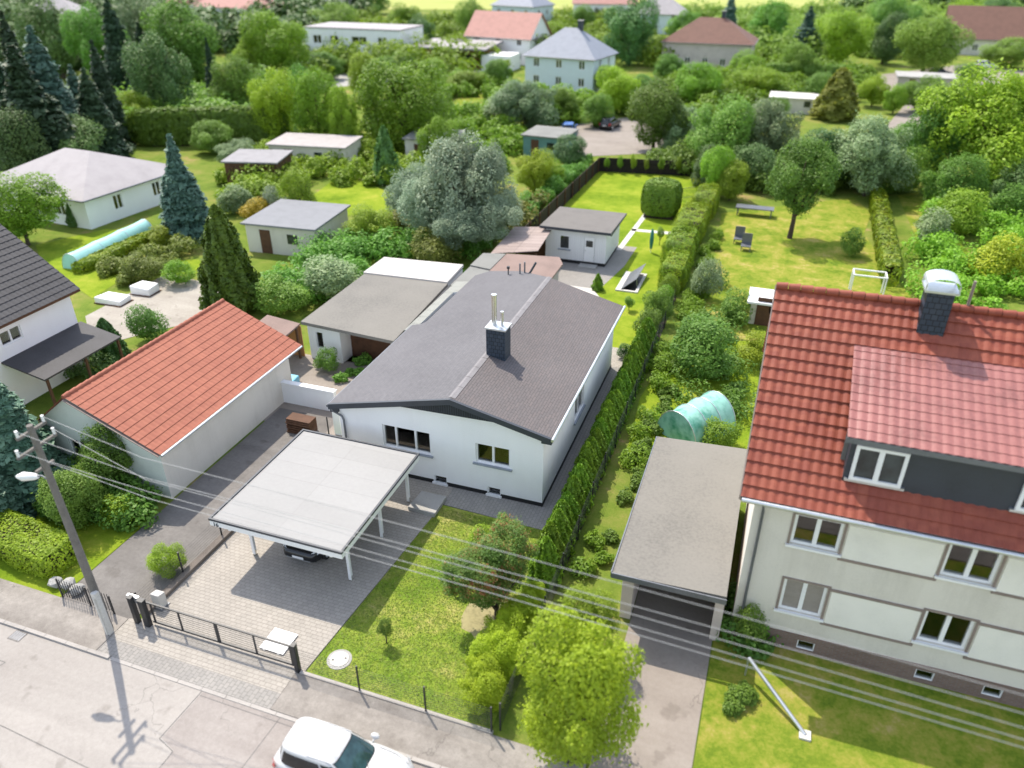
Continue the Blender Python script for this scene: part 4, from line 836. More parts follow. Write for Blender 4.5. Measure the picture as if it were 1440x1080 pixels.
# far houses -------------------------------------------------------
def hip_house(label, x, y, rot, w, d, he, hr, ridge, wall, roof, nwin=3, storeys=1, chim=False):
    """hipped (ridge > 0) or gabled (ridge < 0) house built about its own centre"""
    t = thing('house', label, 'house'); e = .45
    ops = []
    for s in range(storeys):
        z0 = .9+s*2.7
        for k in range(nwin): c = w*(k+.5)/nwin; ops.append((c-.55, z0, c+.55, z0+1.35))
    opd = [(c-.5, z0+.0, c+.5, z0+1.35) for s in range(storeys) for z0 in (.9+s*2.7,) for c in (d*.3, d*.7)]
    fr = ((-w/2, -d/2, 0), (1, 0, 0), (0, -1, 0)); sr = ((w/2, -d/2, 0), (0, 1, 0), (1, 0, 0))
    m = facade(MB(), *fr, w, he, ops, .15); facade(m, *sr, d, he, opd, .15)
    m.poly([(w/2, d/2, 0), (-w/2, d/2, 0), (-w/2, d/2, he), (w/2, d/2, he)]).poly([(-w/2, d/2, 0), (-w/2, -d/2, 0), (-w/2, -d/2, he), (-w/2, d/2, he)])
    a, b = w/2+e, d/2+e; r = abs(ridge)/2; zb = he-.12
    if ridge < 0:
        for s in (1, -1): m.poly([(s*w/2, -s*d/2, he), (s*w/2, s*d/2, he), (s*w/2, 0, hr-.15)])
    m.build('wall', wall, t)
    for o in ops: window(t, *fr, o, .1, (.5,), .08)
    for o in opd: window(t, *sr, o, .1, (.5,), .08)
    q = MB()
    if ridge >= 0:
        A_, B_ = (-r, 0, hr), (r, 0, hr)
        q.poly([(-a, -b, zb), (a, -b, zb), B_, A_]).poly([(a, -b, zb), (a, b, zb), B_]).poly([(a, b, zb), (-a, b, zb), A_, B_]).poly([(-a, b, zb), (-a, -b, zb), A_])
    else:
        q.poly([(-a, -b, zb), (a, -b, zb), (a, 0, hr), (-a, 0, hr)]).poly([(a, b, zb), (-a, b, zb), (-a, 0, hr), (a, 0, hr)])
    q.poly([(-a, -b, zb-.12), (-a, b, zb-.12), (a, b, zb-.12), (a, -b, zb-.12)])
    for p0, p1 in (((-a, -b), (a, -b)), ((a, -b), (a, b)), ((a, b), (-a, b)), ((-a, b), (-a, -b))): q.poly([p0+(zb-.12,), p1+(zb-.12,), p1+(zb,), p0+(zb,)])
    ro = q.build('roof', roof, t)
    MB().tube([(-a, -b-.06, zb-.06), (a, -b-.06, zb-.06)], .07, 6).tube([(a+.06, -b, zb-.06), (a+.06, b, zb-.06)], .07, 6).build('gutter', grey_metal, t)
    if chim: c = MB().box(-.4+w*.12, -.1, hr-1.2, .4+w*.12, .6, hr+1.1).build('chimney', slate_paint, ro); MB().box(-.5+w*.12, -.2, hr+1.102, .5+w*.12, .7, hr+1.2).build('cap', concrete, ro)
    t.location = (x, y, 0); t.rotation_euler.z = rot; return t
hip_house('white bungalow with pale grey hipped roof among dark conifers on the left', -63.4, 56.6, R(-4), 13.0, 11.6, 2.85, 5.2, 3.2, white_render, pale_tile, 2)
c = gp(790, 128); hip_house('pale blue house with blue grey hipped roof beyond the silver tree', c.x, c.y+5, R(-8), 12.5, 10, 5.4, 9.4, 2.5, blue_render, blue_tile, 3, 2, True)
c = gp(990, 98); hip_house('pinkish house with brown hipped roof and dark chimney at the top middle right', c.x, c.y+5, R(0), 17, 11, 5.0, 9.0, 5, M('rosy_plaster', (.5, .44, .42), .9), brown_tile, 5, 1, True)
c = gp(1418, 80); hip_house('long house with brown gabled roof at the top right edge', c.x, c.y+6, R(-4), 26, 12, 3.4, 9.5, -24, cream_render, brown_tile, 6)
c = gp(690, 92); hip_house('white house with faded rose gabled roof at the top middle', c.x+1, c.y+8, R(-10), 15, 9, 5, 9.4, -14, white_render, rose_tile, 3, 2)
c = gp(345, 40); hip_house('distant white house with rose roof at the top left', c.x, c.y, R(-10), 22, 14, 6, 11, 8, white_render, rose_tile, 5, 2)
c = gp(275, 38); hip_house('distant house with dull red roof left of the rose roofed one', c.x, c.y+6, R(15), 17, 12, 6, 11, -14, white_render, M('dull_red_tile', (.32, .15, .13), .8), 4, 2)
c = gp(455, 22); hip_house('distant cream house with orange brown roof near the top edge', c.x, c.y, R(5), 20, 13, 6, 11, 6, cream_render, M('orange_tile', (.42, .25, .17), .8), 4, 2)
c = gp(735, 38); hip_house('small far white house just right of the faded rose gable', c.x, c.y, R(-15), 14, 11, 6, 10, 3, blue_render, blue_tile, 3, 2)
c = gp(850, 34); hip_house('far house with reddish roof behind the round dark tree', c.x, c.y, R(10), 18, 12, 6, 11, -16, white_render, rose_tile, 4, 2)
c = gp(925, 45); hip_house('far pale house between the round dark tree and the brown hipped roof', c.x, c.y, R(0), 14, 10, 5, 9, 4, blue_render, pale_tile, 3, 2)
c = gp(90, 50); hip_house('far white house half hidden by conifers at the top left corner', c.x, c.y, R(20), 16, 11, 5, 9, 4, white_render, pale_tile, 3, 2)
FH = thing('house', 'white modern flat roofed house behind the trees at the top left', 'house', (-92, 156, 0))
ops = [(2, 3.6, 4, 5.2), (6, 3.6, 8, 5.2), (11, 3.6, 14.5, 5.2), (17, 3.6, 19, 5.2), (3, .6, 5, 2.4), (9, .6, 13, 2.4)]
m = facade(MB(), (-98.5, 151, 0), (1, 0, 0), (0, -1, 0), 22, 6.5, ops, .2)
m.poly([(-76.5, 151, 0), (-76.5, 162, 0), (-76.5, 162, 6.5), (-76.5, 151, 6.5)]).poly([(-98.5, 162, 0), (-98.5, 151, 0), (-98.5, 151, 6.5), (-98.5, 162, 6.5)]); m.build('wall', white_render, FH)
for o in ops: window(FH, (-98.5, 151, 0), (1, 0, 0), (0, -1, 0), o, .14, (.5,), .1)
MB().box(-98.6, 150.9, 6.45, -76.4, 162.1, 6.7).build('roof', pale_tile, FH); MB().box(-104, 152, 0, -98.52, 160, 3.4).build('wing', white_render, FH)
c = gp(640, 96); WH = thing('house', 'low brown timber house with grey flat overhanging roof at the top middle', 'house', (c.x, c.y+4, 0))
m = MB().box(c.x-7, c.y, 0, c.x+6, c.y+8, 3.6); m.build('wall', M('orange_timber', (.33, .15, .075), .8, .2), WH)
slab(MB(), [(c.x-8.5, c.y-1.5, 3.9), (c.x+7, c.y-1.5, 3.9), (c.x+7, c.y+9, 4.4), (c.x-8.5, c.y+9, 4.4)], .3).build('roof', pale_tile, WH)
MB().box(c.x-4, c.y-.06, .5, c.x-1, c.y-.005, 2.6).box(c.x+1, c.y-.06, .5, c.x+4, c.y-.005, 2.6).build('window', dark_glass, WH); MB().box(c.x+6.02, c.y-1, 0, c.x+12, c.y+5, 2.8).build('wing', white_render, WH)
def flat_shed(label, x, yb, w, d, h, roof, wall, rot=0):
    p = gp(x, yb); t = thing('shed', label, 'shed', (0, 0, 0))
    MB().box(-w/2, -d/2, 0, w/2, d/2, h-.16).build('wall', wall, t); slab(MB(), [(-w/2-.25, -d/2-.25, h), (w/2+.25, -d/2-.25, h), (w/2+.25, d/2+.25, h+.12), (-w/2-.25, d/2+.25, h+.12)], .14).build('roof', roof, t)
    MB().box(-w*.3, -d/2-.04, .02, -w*.3+.95, -d/2-.003, 2.0).build('door', wood_brown, t); MB().box(w*.1, -d/2-.04, 1.0, w*.1+.9, -d/2-.003, 1.8).build('window', dark_glass, t)
    t.location = (p.x, p.y+d/2, 0); t.rotation_euler.z = R(rot)
flat_shed('grey flat roofed shed right of the golden shrub in the left gardens', 395, 358, 6.2, 6.0, 2.5, M('blue_grey_felt', (.21, .215, .23), .85, .12), cream_render, 4)
flat_shed('low pale roofed summerhouse before the long hedge', 430, 236, 9, 5, 2.5, M('pale_felt', (.38, .35, .34), .85, .15), cream_render, 8)
flat_shed('brown wooden hut with pale roof left of the pale roofed summerhouse', 350, 262, 5.5, 4.5, 2.6, M('pale_felt_worn', (.27, .26, .27), .85, .2), wood_brown, 14)
flat_shed('grey roofed hut behind the silver leaved tree', 600, 228, 5.5, 5, 2.6, felt_grey, cream_render, 5)
flat_shed('greenish hut with grey roof right of the silver leaved tree', 765, 222, 5, 4.6, 2.5, felt_grey, M('teal_boards', (.12, .25, .24), .8), -4)
flat_shed('small white roofed hut left of the red roofed house', 1073, 458, 2.0, 1.8, 1.7, white_paint, cream_render)
flat_shed('far brown roofed shed at the right edge of the far lane', 1300, 130, 9, 5, 2.4, concrete, M('dull_wall', (.4, .36, .33), .9), 0)
flat_shed('low grey shed right of the far lane behind the grey green tree', 1120, 160, 8, 4, 2.2, concrete_pale, cream_render, 0)

# ------------------------------------------------------------------ planting on the plot
for i in range(27):
    y = 22.2+i*.84; r = random.Random(i)
    plant('thuja', 'slender pointed green thuja in the dense row beside the house path', 'thuja', (-6.38+r.uniform(-.06, .06), y), 2.15+r.uniform(-.2, .25), 1.4, 'thuja%d' % (1+i % 3), L_thuja, 'thujas along the house path', .02)
for i, (x, y, w, h, k, mt, lab) in enumerate([
    (-6.55, 45.4, 1.9, 2.0, 'bush1', L_mid, 'round leafy shrub at the far end of the thuja row'), (-6.3, 47.6, 2.0, 2.5, 'bush2', L_mid, 'taller leafy shrub behind the round one at the end of the thuja row'),
    (-6.4, 49.6, 1.7, 2.0, 'bush3', L_bright, 'bright shrub between thuja row and clipped hedge'), (-6.3, 51.6, 1.6, 2.0, 'bush1', L_bright, 'light green shrub touching the near end of the clipped hedge'),
    (-7.3, 41.9, 1.0, 1.1, 'bush2', L_dark, 'small dark shrub at the rear right corner of the white bungalow')]):
    plant('shrub', lab, 'shrub', (x, y), h, w, k, mt, None, .02, False)
for i, (cy, ly, lx, h, mt, lab) in enumerate([(55.2, 4.4, 1.7, 1.9, L_hedge, 'clipped hedge block with yellowish top nearest the tilted hatch'), (60.2, 5.2, 2.2, 2.05, L_hedge, 'broad clipped hedge block beside the green covered post'), (66.6, 6.6, 2.3, 2.1, L_hedge, 'long clipped hedge block right of the round topped dark shrub'), (73.2, 5.6, 2.0, 2.2, L_hedge, 'clipped hedge block before the leafy corner tree')]):
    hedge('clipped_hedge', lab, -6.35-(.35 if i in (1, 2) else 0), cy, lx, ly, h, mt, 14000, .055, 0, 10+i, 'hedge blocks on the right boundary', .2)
plant('shrub', 'loose pale green shrub overgrowing the clipped hedge', 'shrub', (-6.9, 63.3), 2.3, 2.2, 'bush2', L_bright, None, .02, False)
hedge('clipped_topiary', 'big dark green clipped shrub with rounded top on the rear lawn', -10.2, 71.2, 3.5, 3.2, 3.3, L_yew, 15000, .085, 0, 31, lump=.06, ex=3.6)['category'] = 'topiary'
plant('tree', 'leafy bright green tree at the far right corner of the plot', 'tree', (-6.0, 79.0), 5.4, 3.4, 'round4', L_bright, None, .06)
ft = plant('flowering_tree', 'dark green tree with rusty blossom leaning over the front lawn', 'tree', (-7.35, 19.35), 3.6, 2.5, 'fine1', L_red, None, .32)
def extra_crown(t, kind, mat, off, size):
    c = bpy.data.objects.new('crown', proto(kind)); COL.objects.link(c); c.parent = t; c.material_slots[0].link = 'OBJECT'; c.material_slots[0].material = mat
    c.location = off; c.scale = tuple(q/2 for q in size)
ft.children[0].location = (-.1, 1.0, 2.7); ft.children[0].scale = (1.35, 1.25, 1.1)
extra_crown(ft, 'fine2', L_red, (-.85, -.2, 2.35), (2.5, 2.4, 2.0)); extra_crown(ft, 'fine3', L_red, (-.4, .45, 2.6), (1.8, 1.7, 1.6))
plant('shrub', 'light green shrub just behind the rusty flowering tree', 'shrub', (-8.9, 22.2), 2.0, 1.5, 'bush3', L_bright, None, .05)
plant('sapling', 'tiny sapling with dark shadow in the front lawn', 'sapling', (-10.9, 17.2), 1.25, .62, 'bush1', L_mid, None, .35)
plant('ball_shrub', 'clipped round green shrub beside the left side fence', 'shrub', (-21.0, 17.5), 1.42, 1.5, 'fine3', L_bright, None, .03, False)
for x, y, h, w, lab in ((-6.3, 20.6, 1.2, 1.2, 'yellow green hedge shrub nearest the thuja row'), (-6.5, 19.5, 1.6, 1.75, 'second yellow green hedge shrub from the thuja row'), (-6.6, 18.3, 1.8, 1.95, 'third yellow green hedge shrub beside the leaning tree'), (-6.6, 17.15, 1.9, 2.0, 'fourth yellow green hedge shrub towards the street'), (-6.5, 16.1, 1.8, 1.85, 'yellow green hedge shrub nearest the street corner')):
    plant('hedge_shrub', lab, 'shrub', (x, y), h, w, 'fine%d' % (1+int(y*3) % 3), L_lime2, 'yellow green hedge shrubs', .03, False)
plant('broadleaf_tree', 'big yellow green tree in the foreground by the street', 'tree', (-3.3, 14.9), 6.0, 3.8, 'fine1', L_lime, None, .15)
plant('broadleaf_tree', 'smaller yellow green tree behind the big foreground one', 'tree', (-4.0, 18.9), 3.2, 2.2, 'round2', L_bright, None, .15)
fe = thing('boundary_fence', 'dark mesh fence along the right boundary outside the thuja row', 'fence', (-5.6, 50, 0))
for k in range(29): MB().beam((-5.72, 15.2+k*2.45, 0), (-5.72, 15.2+k*2.45, 1.35), .05, .05).build('post', black_metal, fe)
m = MB()
for k in range(9): m.tube([(-5.72, 15.2, .12+k*.145), (-5.72, 83.8, .12+k*.145)], .007, 4)
m.build('wires', black_metal, fe)
bf = thing('board_fence', 'dark board fence around the rear lawn', 'fence', (-15, 84, 0))
m = MB().prism([(-19.75, 58), (-19.69, 58), (-19.34, 84.6), (-19.4, 84.66)], 0, 1.5); m.build('boards', fence_dark, bf)
m = MB().prism([(-19.34, 84.6), (-7.5, 86.3), (-7.5, 86.36), (-19.34, 84.66)], 0, 1.55); m.build('boards', fence_dark_y, bf)
for k in range(11): MB().box(-19.68+.034*k, 58.2+k*2.6, 0, -19.58+.034*k, 58.3+k*2.6, 1.58).build('post', wood_brown, bf)
for i, dx in enumerate((1.0, 2.4, 3.8, 5.2, 6.8, 8.6, 10.2)):
    plant('espalier_shrub', 'thin young shrub in the row against the dark rear fence', 'shrub', (-19.34+dx, 84.1+dx*.143), 1.7+.25*(i % 3), .7, 'bush%d' % (1+i % 3), L_bright, 'young shrubs at the rear fence', .3)
pr = thing('parasol', 'closed green garden parasol standing before the clipped hedge', 'parasol', (-9.2, 61, 0))
MB().tube([(-9.2, 61, 0), (-9.2, 61, 2.0)], .03, 8).build('pole', white_paint, pr); MB().tube([(-9.2, 61, .35), (-9.2, 61, 1.0), (-9.2, 61, 1.8), (-9.2, 61, 2.05)], [.10, .17, .13, .03], 9).build('canopy', M('teal_fabric', (.05, .22, .18), .8), pr)
plant('sapling', 'small green sapling beside the closed green parasol', 'sapling', gp(927, 345), 1.6, .8, 'bush2', L_mid, None, .4)
plant('sapling', 'small bright bush on the lawn behind the roof corner', 'shrub', gp(840, 408), 1.3, .9, 'slim1', L_bright, None, .03)
plant('sapling', 'small green sapling on the grass right of the brown roof slope', 'sapling', gp(884, 437), 1.1, .8, 'bush3', L_mid, None, .3)
ht = thing('hatch', 'tilted grey metal hatch lid over a concrete frame on the rear lawn', 'hatch', (-9.4, 53.8, 0))
MB().box(-10.2, 52.2, 0, -9.75, 56.0, .12).box(-8.75, 52.2, 0, -8.55, 56.0, .12).box(-9.749, 55.8, 0, -8.751, 56.0, .12).box(-9.749, 52.2, 0, -8.751, 52.4, .12).build('frame', concrete_pale, ht)
MB().poly([(-9.749, 52.401, .035), (-8.751, 52.401, .035), (-8.751, 55.799, .035), (-9.749, 55.799, .035)]).build('opening', black_plinth, ht)
slab(MB(), [(-9.8, 52.3, .16), (-8.85, 53.2, .75), (-8.7, 55.9, 1.0), (-9.8, 55.6, .2)], .05).build('lid', grey_metal, ht); MB().beam((-8.8, 53.3, .1), (-8.9, 53.35, .72), .04, .04).build('prop', zinc, ht)
rk = thing('wire_rack', 'small grey wire compost rack near the far end of the hedge', 'rack', (-8.4, 77, 0)); m = MB()
for k in range(9): m.beam((-8.9+k*.12, 76.4+k*.12, 0), (-8.9+k*.12, 76.4+k*.12, 1.3), .025, .025)
m.beam((-8.9, 76.4, 1.25), (-7.94, 77.36, 1.25), .03, .03).beam((-8.9, 76.4, .3), (-7.94, 77.36, .3), .03, .03); m.build('grid', grey_metal, rk)
wg = bar_fence('iron_gate', 'low black wrought iron gate left of the utility pole', [(-24.0, 15.05), (-22.6, 15.05), (-21.4, 15.0)], 1.0, 3, black_metal, .1)
m = MB()
for k in range(20): m.beam((-24.0+k*.13, 15.045, .1), (-24.0+k*.13, 15.045, 1.0), .02, .02)
m.build('pickets', black_metal, wg)
# short grass on the front lawn and shrubbery masses
rg = np.random.default_rng(5); n = 45000; P = np.stack([rg.uniform(-12.9, -6.1, n), rg.uniform(15.15, 25.0, n), np.full(n, .045)], 1)
P = P[(P[:, 0] > -13+(P[:, 1]-15)*.08) & (np.hypot(P[:, 0]+12.15, P[:, 1]-15.95) > .48) & (np.hypot((P[:, 0]+7.6)/1.2, (P[:, 1]-19.6)/1.25) > .95+.25*rg.random(len(P)))]
g_ = bpy.data.objects.new('grass', leaf_mesh('grass', P, rg.normal(size=(len(P), 3))*np.array([.7, .7, .4])+np.array([0, 0, .9]), np.full(len(P), .032), 9, LEAF('grass_blades', (.17, .26, .032), (.36, .38, .09), .35), .35)); COL.objects.link(g_); g_['kind'] = 'stuff'
def shrubbery(px, n, hs, sz, mat, seed, name='shrubbery'):
    """ground covering mass of shrubs inside a polygon given by photo points on the ground"""
    rg = np.random.default_rng(seed); poly = [gp(*p) for p in px]; xs = [p.x for p in poly]; ys = [p.y for p in poly]; c = []
    def inside(x, y):
        r = False
        for i in range(len(poly)):
            a, b = poly[i], poly[i-1]
            if (a.y > y) != (b.y > y) and x < (b.x-a.x)*(y-a.y)/(b.y-a.y)+a.x: r = not r
        return r
    while len(c) < n:
        x, y = rg.uniform(min(xs), max(xs)), rg.uniform(min(ys), max(ys))
        if inside(x, y): c.append((x, y, rg.uniform(*hs)))
    Ps = []; Ns = []
    for i, (x, y, h) in enumerate(c):
        P, Nn = round_pts(seed*100+i, 1100, 11, .62, (.2, .55)); q = P*np.array([h*.75, h*.75, h*.55])+np.array([x, y, h*.42]); k = q[:, 2] > .02; Ps.append(q[k]); Ns.append(Nn[k])
    P = np.concatenate(Ps); o = bpy.data.objects.new(name, leaf_mesh(name, P, np.concatenate(Ns), np.full(len(P), sz*.8), seed, mat)); COL.objects.link(o); o['kind'] = 'stuff'
shrubbery([(640, 375), (735, 325), (835, 228), (822, 222), (730, 300), (620, 365)], 34, (.8, 1.8), .14, L_mid, 1)
shrubbery([(470, 540), (640, 385), (652, 390), (490, 552)], 26, (.4, .8), .08, L_mid, 2)
shrubbery([(385, 395), (470, 350), (560, 340), (640, 355), (560, 372), (430, 440)], 46, (1.0, 2.4), .16, L_mid, 3)
shrubbery([(560, 340), (600, 280), (760, 290), (720, 330), (640, 350)], 30, (1.2, 2.8), .2, L_olive, 4)
shrubbery([(0, 690), (190, 650), (235, 710), (200, 735), (100, 745), (0, 725)], 26, (.7, 1.8), .11, L_mid, 5)
sheet('lawn', lawn_back, [(-31, 15), (-24.1, 15), (-24.1, 20), (-31, 20)], .02)
shrubbery([(130, 395), (215, 350), (285, 345), (250, 375), (170, 405)], 16, (.8, 1.5), .13, L_olive, 6)
shrubbery([(960, 480), (1010, 380), (1040, 460), (1060, 600), (960, 620)], 24, (.7, 1.7), .1, L_mid, 7)
shrubbery([(850, 780), (890, 640), (960, 470), (978, 480), (920, 640), (885, 800)], 26, (.3, .7), .08, L_mid, 8)
shrubbery([(1290, 440), (1300, 300), (1440, 250), (1440, 470)], 60, (1.2, 2.6), .16, L_bright, 9)
shrubbery([(890, 240), (1000, 215), (1200, 225), (1240, 270), (1080, 278), (1000, 250)], 80, (1.4, 3.2), .2, L_mid, 10)
shrubbery([(290, 250), (420, 200), (560, 195), (640, 240), (560, 262), (440, 262), (330, 300)], 110, (1.0, 2.6), .2, L_bright, 11)
shrubbery([(520, 200), (640, 110), (760, 130), (860, 160), (740, 190), (700, 250)], 120, (1.2, 3.0), .26, L_bright, 12)
shrubbery([(840, 150), (1060, 100), (1240, 105), (1220, 140), (1080, 150), (980, 200), (880, 170)], 110, (1.6, 4), .3, L_bright, 13)
shrubbery([(0, 260), (60, 150), (420, 110), (400, 190), (200, 190), (60, 270)], 150, (1.6, 4.5), .34, L_mid, 14)
shrubbery([(360, 130), (480, 40), (900, 30), (1000, 90), (740, 110), (600, 120)], 170, (2.5, 6), .45, L_bright, 15)
shrubbery([(1000, 95), (1440, 70), (1440, 20), (900, 30)], 170, (3, 7), .5, L_mid, 16)
shrubbery([(0, 120), (0, 15), (520, 14), (480, 60)], 150, (4, 9), .9, L_dark, 17, 'far_wood')
shrubbery([(1200, 20), (1440, 15), (1440, 5), (1200, 8)], 50, (4, 9), .9, L_dark, 18, 'far_wood')
shrubbery([(1000, 880), (1060, 840), (1100, 895), (1050, 925)], 14, (.6, 1.4), .09, L_mid, 19)
shrubbery([(800, 830), (850, 700), (900, 560), (960, 440), (1000, 330), (1012, 330), (985, 440), (930, 560), (880, 690), (850, 820)], 44, (.4, 1.0), .08, L_bright, 21)
shrubbery([(0, 470), (60, 500), (130, 470), (160, 520), (110, 560), (0, 560)], 14, (.8, 1.6), .1, L_dark, 22)
shrubbery([(1015, 1000), (1030, 940), (1060, 990), (1060, 1010)], 7, (.3, .6), .06, L_mid, 20)

